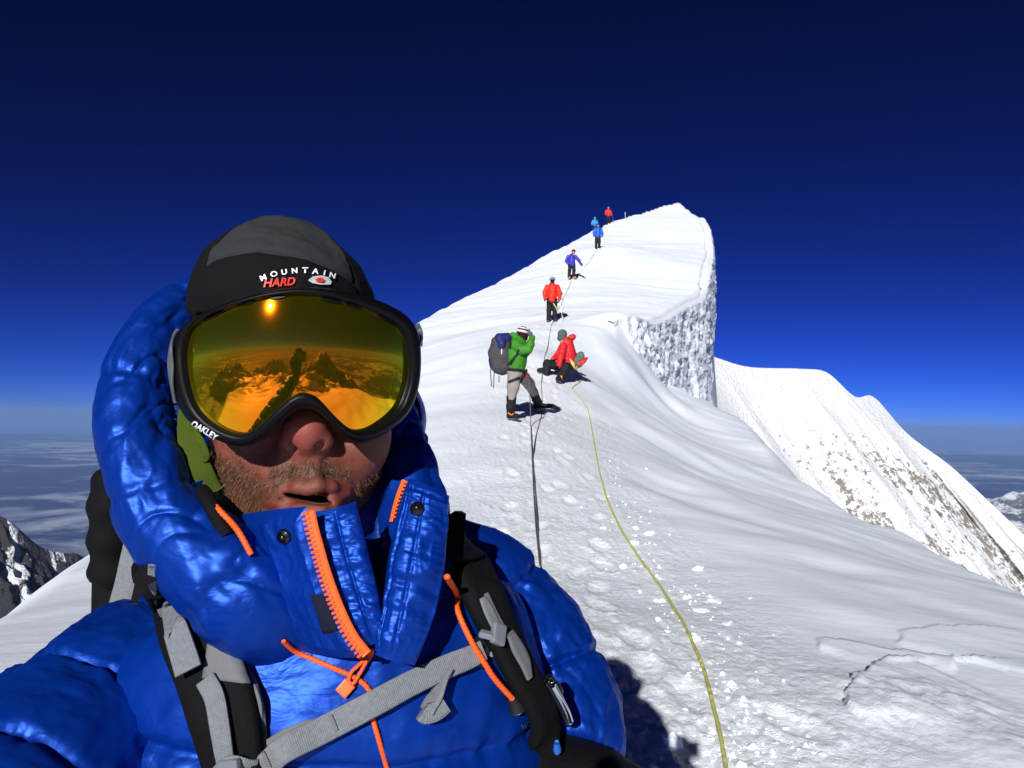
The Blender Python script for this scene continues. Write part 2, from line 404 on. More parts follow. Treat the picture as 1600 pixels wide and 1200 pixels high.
# ------------------------------------------------------------------ the rocky flank beyond, far peaks, plain
def flank():
    top = crom(PA([(1040, 530, 175), (1112, 556, 180), (1170, 573, 182), (1250, 576, 186), (1292, 582, 188), (1335, 619, 186), (1366, 621, 190), (1418, 678, 186), (1480, 724, 180),
                   (1520, 760, 176), (1600, 836, 170), (1700, 935, 160), (1850, 1080, 150)]), 420)
    nu, nv = 420, 330
    v = np.linspace(0, 1, nv) ** 1.15 * 190
    down = np.array([0.42, -0.42, -0.80]); down /= np.linalg.norm(down)
    back = np.array([0.35, 0.75, -0.75])
    Pt = top[:, None, :] + v[None, :, None] * down
    u_ = np.cumsum(np.linalg.norm(np.diff(top, axis=0, prepend=top[:1]), axis=1))[:, None]; V = v[None, :] + 0 * u_
    U = u_ + 0 * V
    nrm = np.array([-0.42, -0.75, 0.52]); nrm /= np.linalg.norm(nrm)
    gul = ridged(U * 0.045, V * 0.006, 0, 3, 81)
    lump = fbm(U * 0.11, V * 0.05, 0, 5, 85, 0.6)
    start = sstep(4, 30, V)
    band = 0.60 * sstep(-0.05, 0.5, fbm(U * 0.035 + 3, V * 0.014, 0, 3, 90) + 0.55 * gauss(V, 58 + 14 * np.sin(U * 0.05), 40))
    # smooth snow couloir on the lower right
    coul = gauss(U - 0.38 * V, 62, 14) * sstep(70, 100, V)
    rock = np.clip((band + 0.34 * fbm(U * 0.42, V * 0.10, 0, 4, 93, 0.65) + 0.16 * fbm(U * 0.06, V * 0.03, 0, 2, 94) - 0.08) * start * (1 - 0.9 * coul), 0, 1)
    disp = 5.5 * (gul - 0.5) * sstep(0, 25, V) + 2.2 * lump * (0.2 + 0.8 * rock) + 1.6 * rock * fbm(U * 0.45, V * 0.3, 0, 4, 95, 0.65)
    disp = disp * sstep(0, 6, V)
    Pt = Pt + disp[..., None] * nrm
    nb = 14
    Bk = top[:, None, :] + (np.linspace(60, 0, nb + 1)[:-1] ** 1.0)[None, :, None] * back
    Bk[..., 2] -= 0.0
    allp = np.concatenate([Bk, Pt], 1); rk = np.concatenate([np.zeros((nu, nb)), rock], 1)
    me = mesh_np('rocky_flank', allp.reshape(-1, 3), grid_faces(nu, nv + nb)[:, ::-1])
    attr(me, 'rock', rk)
    return tag(link('rocky_mountainside', me, MATS['flank_rock']), kind='structure')
mountainside = flank()

def range_mesh(name, mat, cx, cy, sx, sy, peak, base, seed, n=150, rough=0.35, rot=0.0, rockiness=0.55, freq=3.0):
    u = np.linspace(-1, 1, n); U, V = np.meshgrid(u, u, indexing='ij')
    env = np.clip(1 - np.sqrt((U * 0.95) ** 2 + (V * 0.95) ** 2), 0, 1) ** 0.9
    rg = ridged(U * freq * 0.5, V * freq * 0.5, 0, 5, seed)
    H = env * (0.65 + rough * (rg - 0.4) * 2.2)
    Z = base + (peak - base) * np.clip(H, -0.05, 2)
    c, s = math.cos(rot), math.sin(rot)
    X = cx + sx * U * c - sy * V * s; Y = cy + sx * U * s + sy * V * c
    me = mesh_np(name, np.stack([X, Y, Z], -1).reshape(-1, 3), grid_faces(n, n))
    g = np.gradient(H); steep = np.sqrt(g[0] ** 2 + g[1] ** 2) * n
    attr(me, 'rock', np.clip(rockiness * sstep(0.6, 2.4, steep) + 0.35 * fbm(U * 6, V * 6, 0, 3, seed + 9), 0, 1))
    return tag(link(name, me, MATS[mat]), kind='structure')

PLAIN_Z = -1300.0; PLAIN_R = 52000.0
def plain():
    rr_ = np.concatenate([[0], np.geomspace(800, PLAIN_R, 60)]); tt_ = np.linspace(0, 2 * math.pi, 128, endpoint=False)
    RR_, TT_ = np.meshgrid(rr_, tt_, indexing='ij')
    X, Y = RR_ * np.sin(TT_), RR_ * np.cos(TT_)
    Z = PLAIN_Z + 0 * X
    me = mesh_np('plain', np.stack([X, Y, Z], -1).reshape(-1, 3), grid_faces(61, 128, False, True)[:, ::-1])
    t = NT('plain')
    big = t.noise(0.00011, 6, 0.6); mid = t.noise(0.0006, 7, 0.68, None, 0.6)
    f = t.math('ADD', t.math('MULTIPLY', big, 0.55), t.math('MULTIPLY', mid, 0.6))
    col = t.ramp(f, [(0.48, (0.035, 0.052, 0.15)), (0.565, (0.05, 0.072, 0.18)), (0.62, (0.30, 0.33, 0.44)), (0.72, (0.7, 0.72, 0.8))])
    t.base(col, 0.9, 0, 0.1)
    tag(link('plain', me, t.m), kind='structure')
plain()
# left: dark ridge far below
def far_peaks():
    # dark ridge below on the left, falling to the right
    crest = crom(PA([(-420, 640, 1500), (-200, 740, 1500), (-60, 790, 1500), (5, 806, 1500), (60, 850, 1520), (100, 862, 1540), (126, 866, 1560), (170, 905, 1600), (260, 985, 1650), (400, 1090, 1700)]), 260)
    nu, nv = 260, 200
    s = np.linspace(-1, 1, nv)
    U = (np.arange(nu) * 6.0)[:, None] + 0 * s[None]; S = np.abs(s)[None] * 700 + 0 * U; sg = np.sign(s)[None] + 0 * U
    rg = ridged(U * 0.006, S * 0.003 + 5 * sg, 0, 5, 101) - 0.5
    lm = fbm(U * 0.02, S * 0.02, sg, 4, 107)
    X = crest[:, 0:1] - s[None] * 520; Y = crest[:, 1:2] + s[None] * 420
    Z = crest[:, 2:3] - S * 0.85 + (110 * rg + 18 * lm) * sstep(0, 120, S)
    X = X + 40 * lm * sstep(0, 100, S)
    me = mesh_np('dark_ridge', np.stack([X, Y, Z], -1).reshape(-1, 3), grid_faces(nu, nv))
    attr(me, 'rock', np.clip(0.82 + 0.75 * fbm(U * 0.012, S * 0.004, sg, 4, 111), 0, 1))  # extra rock cover darkens the ridge in place of shade
    tag(link('mountain', me, MATS['far_rock_shade']), kind='structure')
far_peaks()
v = P(1640, 770, 9000)
range_mesh('mountain', 'hill_rock', v.x + 900, v.y, 3800, 3000, v.z + 200, PLAIN_Z - 30, 131, 170, 0.4, 0.2, 0.5, 5)
# peaks behind the photographer (seen mirrored in the goggle lens)
range_mesh('mountain', 'hill_rock', 2300, -3300, 2300, 1700, -20, PLAIN_Z - 30, 141, 170, 0.34, 0.4, 0.5, 5)
range_mesh('mountain', 'hill_rock', -3300, -3900, 2400, 1700, -240, PLAIN_Z - 30, 151, 170, 0.34, -0.3, 0.5, 5)
range_mesh('mountain', 'hill_rock', -300, -5200, 2600, 1500, -330, PLAIN_Z - 30, 181, 170, 0.34, 0.1, 0.5, 6)
range_mesh('snow_hill', 'hill_rock', -130, -160, 150, 130, -16, -210, 171, 120, 0.25, 0.3, 0.1, 3)

# ------------------------------------------------------------------ the air
def haze():
    me = bpy.data.meshes.new('haze'); bm = bmesh.new()
    bmesh.ops.create_cube(bm, size=1.0)
    zt, zb = 120.0, PLAIN_Z - 40
    for q in bm.verts:
        q.co.x *= 130000; q.co.y *= 130000; q.co.z = zt if q.co.z > 0 else zb
    bm.to_mesh(me); bm.free()
    m = bpy.data.materials.new('haze'); m.use_nodes = True; nt = m.node_tree; nt.nodes.clear()
    out = nt.nodes.new('ShaderNodeOutputMaterial'); pv = nt.nodes.new('ShaderNodeVolumePrincipled')
    pv.inputs['Color'].default_value = (0.32, 0.53, 1.0, 1); pv.inputs['Density'].default_value = 2.9e-5
    pv.inputs['Anisotropy'].default_value = 0.0
    nt.links.new(pv.outputs[0], out.inputs['Volume'])
    tag(link('haze', me, m), kind='stuff')
haze()
# ------------------------------------------------------------------ shape builders
from mathutils.bvhtree import BVHTree
def surface_nets(F, org, h):
    nx, ny, nz = F.shape; ins = F < 0
    c = [ins[dx:nx - 1 + dx, dy:ny - 1 + dy, dz:nz - 1 + dz] for dx in (0, 1) for dy in (0, 1) for dz in (0, 1)]
    s = sum(q.astype(np.int8) for q in c); act = (s > 0) & (s < 8)
    I = np.argwhere(act); idx = np.full(act.shape, -1, np.int64); idx[act] = np.arange(len(I))
    offs = np.array([(dx, dy, dz) for dx in (0, 1) for dy in (0, 1) for dz in (0, 1)])
    V8 = np.stack([F[I[:, 0] + o[0], I[:, 1] + o[1], I[:, 2] + o[2]] for o in offs], 1)
    acc = np.zeros((len(I), 3)); cnt = np.zeros(len(I))
    for a in range(8):
        for b in range(a + 1, 8):
            if np.abs(offs[a] - offs[b]).sum() != 1: continue
            va, vb = V8[:, a], V8[:, b]; m = (va < 0) != (vb < 0)
            t = np.where(m, va / np.where(m, va - vb, 1), 0)
            p = offs[a] + t[:, None] * (offs[b] - offs[a])
            acc += p * m[:, None]; cnt += m
    verts = (I + acc / cnt[:, None]) * h + np.asarray(org)
    faces = []
    for ax in range(3):
        sl0 = [slice(None)] * 3; sl1 = [slice(None)] * 3; sl0[ax] = slice(0, -1); sl1[ax] = slice(1, None)
        a, b = ins[tuple(sl0)], ins[tuple(sl1)]
        e = np.argwhere(a != b); u, w = (ax + 1) % 3, (ax + 2) % 3
        ok = (e[:, u] > 0) & (e[:, w] > 0) & (e[:, u] < F.shape[u] - 1) & (e[:, w] < F.shape[w] - 1); e = e[ok]
        q = []
        for du, dw in ((-1, -1), (0, -1), (0, 0), (-1, 0)):
            k = e.copy(); k[:, u] += du; k[:, w] += dw; q.append(idx[k[:, 0], k[:, 1], k[:, 2]])
        q = np.stack(q, 1); flip = ~ins[e[:, 0], e[:, 1], e[:, 2]]
        q[flip] = q[flip][:, ::-1]; faces.append(q)
    return verts, np.vstack(faces)
class SDF:
    """smooth-union solid sampled on a grid"""
    def __init__(s): s.p = []
    def cap(s, a, b, ra, rb=None, k=0.01, op='+'): s.p.append(('c', np.array(a, float), np.array(b, float), ra, ra if rb is None else rb, k, op)); return s
    def ball(s, a, r, k=0.01, op='+'): return s.cap(a, np.array(a) + np.array((0, 0, 1e-5)), r, r, k, op)
    def ell(s, a, rad, k=0.01, op='+', rot=None): s.p.append(('e', np.array(a, float), np.array(rad, float), rot, None, k, op)); return s
    def chain(s, pts, rads, k=0.01, op='+'):
        for i in range(len(pts) - 1): s.cap(pts[i], pts[i + 1], rads[i], rads[i + 1], k, op)
        return s
    def bounds(s):
        lo = np.full(3, 1e9); hi = -lo
        for q in s.p:
            if q[-1] != '+': continue
            if q[0] == 'c':
                r = max(q[3], q[4]); lo = np.minimum(lo, np.minimum(q[1], q[2]) - r); hi = np.maximum(hi, np.maximum(q[1], q[2]) + r)
            else:
                r = q[2].max() if q[3] is not None else q[2]; lo = np.minimum(lo, q[1] - r); hi = np.maximum(hi, q[1] + r)
        return lo, hi
    def grid(s, h, pad=None):
        lo, hi = s.bounds(); pad = pad or 3 * h + 0.01; lo = lo - pad; hi = hi + pad
        n = np.ceil((hi - lo) / h).astype(int) + 1
        ax = [lo[i] + h * np.arange(n[i]) for i in range(3)]
        D = np.full(n, 1e3, np.float32)
        for q in s.p:
            r = max(q[3], q[4]) if q[0] == 'c' else q[2].max(); kk = q[5]; m = 3 * kk + 4 * h
            if q[0] == 'c': l2, h2 = np.minimum(q[1], q[2]) - r - m, np.maximum(q[1], q[2]) + r + m
            else: l2, h2 = q[1] - r - m, q[1] + r + m
            i0 = np.clip(((l2 - lo) / h).astype(int), 0, n - 1); i1 = np.clip(((h2 - lo) / h).astype(int) + 2, 1, n)
            if np.any(i1 <= i0): continue
            X = ax[0][i0[0]:i1[0], None, None]; Y = ax[1][None, i0[1]:i1[1], None]; Z = ax[2][None, None, i0[2]:i1[2]]
            if q[0] == 'c':
                a, b = q[1], q[2]; ba = b - a; L = max(float(ba @ ba), 1e-12)
                t = np.clip(((X - a[0]) * ba[0] + (Y - a[1]) * ba[1] + (Z - a[2]) * ba[2]) / L, 0, 1)
                d = np.sqrt((X - a[0] - t * ba[0]) ** 2 + (Y - a[1] - t * ba[1]) ** 2 + (Z - a[2] - t * ba[2]) ** 2) - (q[3] + t * (q[4] - q[3]))
            else:
                x, y, z = X - q[1][0], Y - q[1][1], Z - q[1][2]
                if q[3] is not None:
                    M = np.array(q[3]).T; x, y, z = (M[0, 0] * x + M[0, 1] * y + M[0, 2] * z, M[1, 0] * x + M[1, 1] * y + M[1, 2] * z, M[2, 0] * x + M[2, 1] * y + M[2, 2] * z)
                rx, ry, rz = q[2]
                k0 = np.sqrt((x / rx) ** 2 + (y / ry) ** 2 + (z / rz) ** 2); k1 = np.sqrt((x / rx ** 2) ** 2 + (y / ry ** 2) ** 2 + (z / rz ** 2) ** 2) + 1e-9
                d = k0 * (k0 - 1) / k1
            sub = D[i0[0]:i1[0], i0[1]:i1[1], i0[2]:i1[2]]
            if q[6] == '+':
                hh = np.clip(0.5 + 0.5 * (sub - d) / kk, 0, 1); sub[...] = np.where(sub > 500, d, sub + (d - sub) * hh - kk * hh * (1 - hh))
            else:
                hh = np.clip(0.5 - 0.5 * (sub + d) / kk, 0, 1); sub[...] = sub + (-d - sub) * hh + kk * hh * (1 - hh)
        return D, lo
    def mesh(s, h, pad=None):
        D, lo = s.grid(h, pad); return surface_nets(D, lo, h)
def vert_normals(v, f):
    a = v[f[:, 2]] - v[f[:, 0]]; b = v[f[:, 3 if f.shape[1] == 4 else 1]] - v[f[:, 1 if f.shape[1] == 4 else 0]]
    n = np.cross(a, b) if f.shape[1] == 4 else np.cross(v[f[:, 1]] - v[f[:, 0]], a)
    out = np.zeros_like(v)
    for k in range(f.shape[1]): np.add.at(out, f[:, k], n)
    return out / (np.linalg.norm(out, axis=1)[:, None] + 1e-12)

def frames(c, hint):
    t = np.gradient(c, axis=0); t /= np.linalg.norm(t, axis=1)[:, None] + 1e-12
    a = np.asarray(hint, float) - t * (t @ np.asarray(hint, float))[:, None]; a /= np.linalg.norm(a, axis=1)[:, None] + 1e-12
    return t, a, np.cross(t, a)
def tube(pts, radii, nu, nv, hint=(0, -1, 0), disp=None, close=True, flat=None):
    """pts Kx3, radii K or Kx2 (along hint, across). disp(s, phi, U) -> outward offset (m)"""
    pts = np.asarray(pts, float); radii = np.asarray(radii, float)
    if radii.ndim == 1: radii = np.stack([radii, radii], 1)
    c = crom(pts, nu); r = crom(radii, nu)
    t, a, b = frames(c, hint)
    s = np.concatenate([[0], np.cumsum(np.linalg.norm(np.diff(c, axis=0), axis=1))])
    ph = np.linspace(0, 2 * math.pi, nv, endpoint=False)
    S, PH = np.meshgrid(s, ph, indexing='ij')
    off = disp(S, PH, S / s[-1]) if disp is not None else 0 * S
    ra = r[:, 0:1] + off; rb = r[:, 1:2] + off
    V = c[:, None] + a[:, None] * (np.cos(PH) * ra)[..., None] + b[:, None] * (np.sin(PH) * rb)[..., None]
    v = V.reshape(-1, 3); f = grid_faces(nu, nv, False, True)[:, ::-1]
    if close:
        n0 = len(v); v = np.vstack([v, c[0], c[-1]])
        j = np.arange(nv); j2 = (j + 1) % nv
        f0 = np.stack([np.full(nv, n0), j, j2, np.full(nv, n0)], 1)
        l = (nu - 1) * nv
        f1 = np.stack([np.full(nv, n0 + 1), l + j2, l + j, np.full(nv, n0 + 1)], 1)
        return v, f, (f0[:, [0, 2, 1]], f1[:, [0, 2, 1]])
    return v, f, None
def mesh_mixed(name, v, quads, tris_list=(), smooth=True):
    me = bpy.data.meshes.new(name)
    fs = quads.tolist() + [t for a in tris_list for t in a.tolist()]
    me.from_pydata(np.asarray(v).tolist(), [], fs); me.update()
    me.polygons.foreach_set('use_smooth', np.full(len(fs), smooth, dtype=bool))
    return me
def tube_obj(name, pts, radii, nu, nv, mat, parent, hint=(0, -1, 0), disp=None):
    v, f, caps = tube(pts, radii, nu, nv, hint, disp)
    return link(name, mesh_mixed(name, v, f, [c[:, ::-1] for c in caps]), mat, parent)
def ribbon(pts, width, thick, normals, n=None, edge=0.25):
    """flat strap with real thickness along pts; normals give its facing side"""
    pts = np.asarray(pts, float); n = n or max(8, 8 * len(pts))
    c = crom(pts, n); nn = crom(np.asarray(normals, float), n)
    t = np.gradient(c, axis=0); t /= np.linalg.norm(t, axis=1)[:, None] + 1e-12
    nn = nn - t * (nn * t).sum(1)[:, None]; nn /= np.linalg.norm(nn, axis=1)[:, None] + 1e-12
    b = np.cross(t, nn)
    w = crom(np.asarray(width, float).reshape(-1, 1), n)[:, 0] if np.ndim(width) else np.full(n, width)
    prof = [(-1, 0.0), (-1, 0.6), (-0.9, 1), (-0.45, 1.0), (0, 1.0), (0.45, 1.0), (0.9, 1), (1, 0.6), (1, 0.0), (0.6, -0.4), (-0.6, -0.4)]
    V = np.stack([c + b * (p * w / 2)[:, None] + nn * (q * thick) for p, q in prof], 1)
    k = len(prof); v = V.reshape(-1, 3); f = grid_faces(n, k, False, True)
    e0 = [list(range(k))[::-1]]; e1 = [[(n - 1) * k + j for j in range(k)]]
    me = bpy.data.meshes.new('strap'); me.from_pydata(v.tolist(), [], f.tolist() + e0 + e1); me.update()
    me.polygons.foreach_set('use_smooth', np.array([True] * len(f) + [False, False]))
    sl = np.concatenate([[0], np.cumsum(np.linalg.norm(np.diff(c, axis=0), axis=1))]); attr(me, 'along', np.repeat(sl, k)); attr(me, 'across', np.tile([p for p, q in prof], n))
    return me
def boxmesh(name, sx, sy, sz, bevel=0.002, seg=2):
    bm = bmesh.new(); bmesh.ops.create_cube(bm, size=1)
    for q in bm.verts: q.co = Vector((q.co.x * sx, q.co.y * sy, q.co.z * sz))
    if bevel: bmesh.ops.bevel(bm, geom=bm.edges[:], offset=bevel, segments=seg, affect='EDGES', profile=0.6)
    me = bpy.data.meshes.new(name); bm.to_mesh(me); bm.free()
    for p in me.polygons: p.use_smooth = False
    return me
def basis(n, up):
    n = Vector(n).normalized(); up = Vector(up); x = up.cross(n).normalized(); y = n.cross(x)
    return Matrix((x, y, n)).transposed()
def place(me, loc, rot3=None):
    m = Matrix.Translation(loc) @ (rot3.to_4x4() if rot3 is not None else Matrix.Identity(4)); me.transform(m); return me
def bvh_of(objs):
    vs, fs = [], []
    for o in objs:
        k = len(vs); vs += [o.matrix_world_ @ q.co if hasattr(o, 'matrix_world_') else q.co for q in o.data.vertices]
        fs += [[k + i for i in p.vertices] for p in o.data.polygons]
    return BVHTree.FromPolygons([tuple(q) for q in vs], fs)
def cast(tree, px, py, off=0.0):
    """where the sight line of a pixel meets a surface, lifted off it along its normal"""
    d = P(px, py, 1.0).normalized(); h = tree.ray_cast(Vector((0, 0, 0)), d)
    if h[0] is None: return None, None
    n = h[1] if h[1].dot(d) < 0 else -h[1]
    return h[0] + n * off, n
def on(tree, pts, off, dflt=0.62):
    """list of (px,py[,lift]) -> points and normals lying on a surface"""
    out, nn = [], []; last = None
    for q in pts:
        p, n = cast(tree, q[0], q[1], off + (q[2] if len(q) > 2 else 0))
        if p is None:
            dd = last.length if last is not None else dflt
            p = P(q[0], q[1], 1).normalized() * dd; n = -p.normalized()
        last = p; out.append(p); nn.append(n)
    return np.array([list(p) for p in out]), np.array([list(n) for n in nn])
_bf = {}
def text_flat(body, size=1.0, shear=0.0, space=1.0, bold=0.0):
    cu = bpy.data.curves.new('txt', 'FONT'); cu.body = body; cu.size = size; cu.shear = shear; cu.space_character = space
    cu.align_x = 'CENTER'; cu.align_y = 'CENTER'; cu.resolution_u = 3; cu.offset = bold
    o = bpy.data.objects.new('txt', cu); sc.collection.objects.link(o)
    dg = bpy.context.evaluated_depsgraph_get(); dg.update()
    me = bpy.data.meshes.new_from_object(o.evaluated_get(dg)); bpy.data.objects.remove(o); bpy.data.curves.remove(cu)
    return me
def text_wrap(name, body, tree, cx, cy, h_px, mat, parent, angle=0.0, arc=0.0, shear=0.0, space=1.0, bold=0.0, off=0.0012, wscale=1.0):
    """lettering laid on a surface: centre pixel, letter height in px, slope in degrees, sag of the line in px per px^2"""
    me = text_flat(body, h_px / 0.72, shear, space, bold)
    bm = bmesh.new(); bm.from_mesh(me); bmesh.ops.subdivide_edges(bm, edges=[e for e in bm.edges if e.calc_length() > h_px * 0.35], cuts=1)
    ca, sa = math.cos(R(angle)), math.sin(R(angle)); good = True
    for q in bm.verts:
        x, y = q.co.x * wscale, -q.co.y; y += arc * x * x
        p, n = cast(tree, cx + x * ca - y * sa, cy + x * sa + y * ca, off)
        if p is None: p = P(cx, cy, 0.55)
        q.co = p
    bm.to_mesh(me); bm.free(); me.name = name
    return link(name, me, mat, parent)

# ------------------------------------------------------------------ fabrics and gear materials
def mat_nylon(name, c0, c1, rough=0.36, wr=1.0, spec=0.5, tint=(0.26, 0.50, 1.0), metal=0.0):
    t = NT(name)
    w1 = t.noise(17, 3, 0.5, t.mapping((1, 1, 1.6), (0.4, 0.2, 0.5)), 1.2); w2 = t.noise(60, 2, 0.5, t.mapping((1, 1, 2.4), (0.1, 0.5, 0.2)), 0.8)
    rip = t.noise(1100, 1)
    col = t.mix(t.noise(9, 3), c0, c1)
    h = t.math('ADD', t.math('MULTIPLY', w1, 1.0), t.math('MULTIPLY', w2, 0.16))
    bp = t.bump(h, 0.26 * wr, 0.010); bp = t.bump(rip, 0.03, 0.0005, bp)
    rr_ = t.math('ADD', rough, t.math('MULTIPLY', t.noise(20, 3), 0.10))
    t.base(col, rr_, metal, spec, bp); t.set(t.b.inputs['Specular Tint'], tint); return t.m
mat_nylon('blue_nylon', (0.0007, 0.023, 0.225), (0.0011, 0.034, 0.30), 0.37, 0.9, 0.5, (0.35, 0.6, 1.0), 0.38)
mat_nylon('blue_lining', (0.0005, 0.010, 0.10), (0.0008, 0.015, 0.13), 0.45, 1.2)
def mat_webbing(name, c):
    t = NT(name)
    ac = t.math('SINE', t.math('MULTIPLY', t.attr('across'), 34.0)); al = t.math('SINE', t.math('MULTIPLY', t.attr('along'), 4200.0)); n = t.noise(300, 3)
    w = t.math('ADD', t.math('MULTIPLY', ac, 0.5), t.math('MULTIPLY', al, 0.5))
    f = t.math('ADD', t.math('MULTIPLY', w, 0.22), n)
    col = t.mix(f, tuple(v * 0.62 for v in c), tuple(min(1, v * 1.25) for v in c))
    t.base(col, 0.75, 0, 0.25, t.bump(t.math('ADD', w, n), 0.4, 0.0009)); return t.m
mat_webbing('grey_webbing', (0.185, 0.195, 0.21)); mat_webbing('black_webbing', (0.012, 0.012, 0.014)); mat_webbing('lime_webbing', (0.35, 0.48, 0.03))
simple('black_pad', (0.004, 0.004, 0.005), 0.8, 0, 0.12, 260, 0.35, 0.002)
simple('grey_panel', (0.13, 0.135, 0.14), 0.7, 0, 0.3, 300, 0.3, 0.001)
simple('grey_plastic', (0.16, 0.17, 0.19), 0.35, 0, 0.5, 80, 0.05)
simple('black_plastic', (0.010, 0.010, 0.011), 0.38, 0, 0.45, 120, 0.05)
simple('frame_rubber', (0.003, 0.003, 0.0035), 0.42, 0, 0.16, 150, 0.06, 0.001)
simple('frame_grey', (0.09, 0.095, 0.11), 0.4, 0, 0.4)
simple('orange_cord', (0.85, 0.10, 0.012), 0.55, 0, 0.35, 700, 0.4, 0.0008)
simple('orange_zip', (0.90, 0.115, 0.012), 0.42, 0, 0.45, 300, 0.1)
simple('green_fleece', (0.050, 0.075, 0.008), 0.9, 0, 0.1, 400, 0.4, 0.001)
simple('lens_text', (0.85, 0.85, 0.85), 0.5); simple('logo_red', (0.75, 0.03, 0.02), 0.5); simple('logo_grey', (0.55, 0.56, 0.58), 0.5)
simple('faint_print', (0.03, 0.045, 0.13), 0.55)
simple('metal', (0.75, 0.76, 0.78), 0.18, 1.0, 0.5, None, vary=0.05)
simple('dark_metal', (0.05, 0.05, 0.055), 0.3, 0.9); simple('ear_blue', (0.02, 0.12, 0.5), 0.4); simple('ear_red', (0.6, 0.02, 0.02), 0.3)
simple('cap_black', (0.006, 0.006, 0.007), 0.9, 0, 0.1, 350, 0.4, 0.0012); simple('cap_grey', (0.029, 0.031, 0.034), 0.9, 0, 0.1, 350, 0.4, 0.0012)
simple('glove_black', (0.004, 0.004, 0.0045), 0.65, 0, 0.15, 200, 0.4, 0.002)
simple('trouser_black', (0.015, 0.015, 0.018), 0.8, 0, 0.2, 60, 0.4, 0.004)
simple('velcro', (0.012, 0.014, 0.03), 0.95, 0, 0.1, 900, 0.8, 0.001)
def mat_skin():
    t = NT('skin')
    base = t.mix(t.ramp(t.noise(45, 6, 0.7), [(0.35, 0.0), (0.65, 1.0)]), (0.135, 0.032, 0.018), (0.22, 0.066, 0.037))
    red = t.mix(t.attr('red'), base, (0.28, 0.055, 0.036)); lip = t.mix(t.attr('lip'), red, (0.18, 0.035, 0.028)); stub = t.mix(t.attr('stubble'), lip, (0.12, 0.055, 0.03))
    mouth = t.mix(t.attr('mouth'), stub, (0.015, 0.004, 0.004))
    bp = t.bump(t.noise(520, 4, 0.75), 0.55, 0.0014); bp = t.bump(t.noise(90, 3), 0.2, 0.002, bp)
    t.base(mouth, t.math('ADD', 0.36, t.math('MULTIPLY', t.noise(60, 3), 0.2)), 0, 0.45, bp)
    t.b.inputs['Subsurface Weight'].default_value = 0.12; t.b.inputs['Subsurface Radius'].default_value = (0.006, 0.0025, 0.0015); t.b.inputs['Subsurface Scale'].default_value = 0.6
    return t.m
mat_skin()
def mat_hair():
    t = NT('beard_hair'); a = t.attr('tone')
    t.base(t.ramp(a, [(0.0, (0.03, 0.014, 0.007)), (0.5, (0.12, 0.048, 0.018)), (0.85, (0.27, 0.13, 0.055)), (1.0, (0.45, 0.36, 0.26))]), 0.45, 0, 0.4); return t.m
mat_hair()
def mat_lens():
    """mirror coating: interference colour runs from orange (square on) through yellow to green (glancing)"""
    t = NT('mirror_lens'); t.t.nodes.remove(t.b)
    lw = t.n('LayerWeight'); lw.inputs['Blend'].default_value = 0.5
    col = t.ramp(lw.outputs['Facing'], [(0.0, (1.0, 0.20, 0.004)), (0.12, (1.0, 0.26, 0.004)), (0.26, (1.0, 0.46, 0.006)), (0.38, (0.92, 0.66, 0.012)), (0.52, (0.55, 0.66, 0.04)), (0.68, (0.2, 0.55, 0.16)), (0.9, (0.15, 0.45, 0.35))])
    g1 = t.n('BsdfGlossy'); g1.inputs['Roughness'].default_value = 0.027; t.l(col, g1.inputs['Color'])
    g2 = t.n('BsdfGlossy'); g2.inputs['Roughness'].default_value = 0.10; t.l(col, g2.inputs['Color'])
    m = t.n('MixShader'); m.inputs[0].default_value = 0.09; t.l(g1.outputs[0], m.inputs[1]); t.l(g2.outputs[0], m.inputs[2])
    g3 = t.n('BsdfGlossy'); g3.inputs['Roughness'].default_value = 0.035; g3.inputs['Color'].default_value = (1, .93, .6, 1); m3 = t.n('MixShader'); m3.inputs[0].default_value = 0.012; t.l(m.outputs[0], m3.inputs[1]); t.l(g3.outputs[0], m3.inputs[2])
    df = t.n('BsdfDiffuse'); df.inputs['Color'].default_value = (0.17, 0.165, 0.003, 1)
    m2 = t.n('MixShader'); m2.inputs[0].default_value = 0.085; t.l(m3.outputs[0], m2.inputs[1]); t.l(df.outputs[0], m2.inputs[2])
    t.l(m2.outputs[0], t.out.inputs['Surface'])
mat_lens()

# ------------------------------------------------------------------ the man taking the picture
man = empty('person', (-0.10, 0.72, ground_z(-0.10, 0.72)))
tag(man, 'man in blue hooded down jacket, cap and mirrored goggles, filling the left foreground', 'person')

# head frame: x to the picture's right, y towards the camera, z up
H_O = P(455, 585, 0.640)
_f = (Vector((0, 0, 0)) - P(470, 557, 0.53)).normalized()
_u = Matrix.Rotation(R(-4.0), 3, _f) @ Vector((0, 0, 1)); _x = _u.cross(_f).normalized()
if _x.x < 0: _x = -_x
_z = (_x.cross(_f)).normalized()
if _z.z < 0: _z = -_z
HB = np.array([list(_x), list(_f), list(_z)])       # rows = axes
def toH(p): return HB @ (np.array(p) - np.array(H_O))
def fromH(q): return np.asarray(q) @ HB + np.array(H_O)
def hp(px, py, d): return toH(P(px, py, d))

# ellipsoids in the head frame; a sight line through a pixel meets them
E_LENS = (toH(P(470, 557, 0.53)) - np.array((0, 0.105, 0)), np.array((0.105, 0.105, 0.1375)))
E_RIM = (E_LENS[0] - np.array((0, 0.006, 0)), np.array((0.122, 0.107, 0.150)))
def ray_ell(E, px, py, grow=0.0):
    c, r = E; r = r + grow
    o = (toH((0, 0, 0)) - c) / r; d = (HB @ np.array(P(px, py, 1.0))) / r
    A = d @ d; B = o @ d; C = o @ o - 1; q = B * B - A * C
    t = (-B - math.sqrt(q)) / A if q > 0 else -B / A
    return np.array(P(px, py, 1.0)) * t

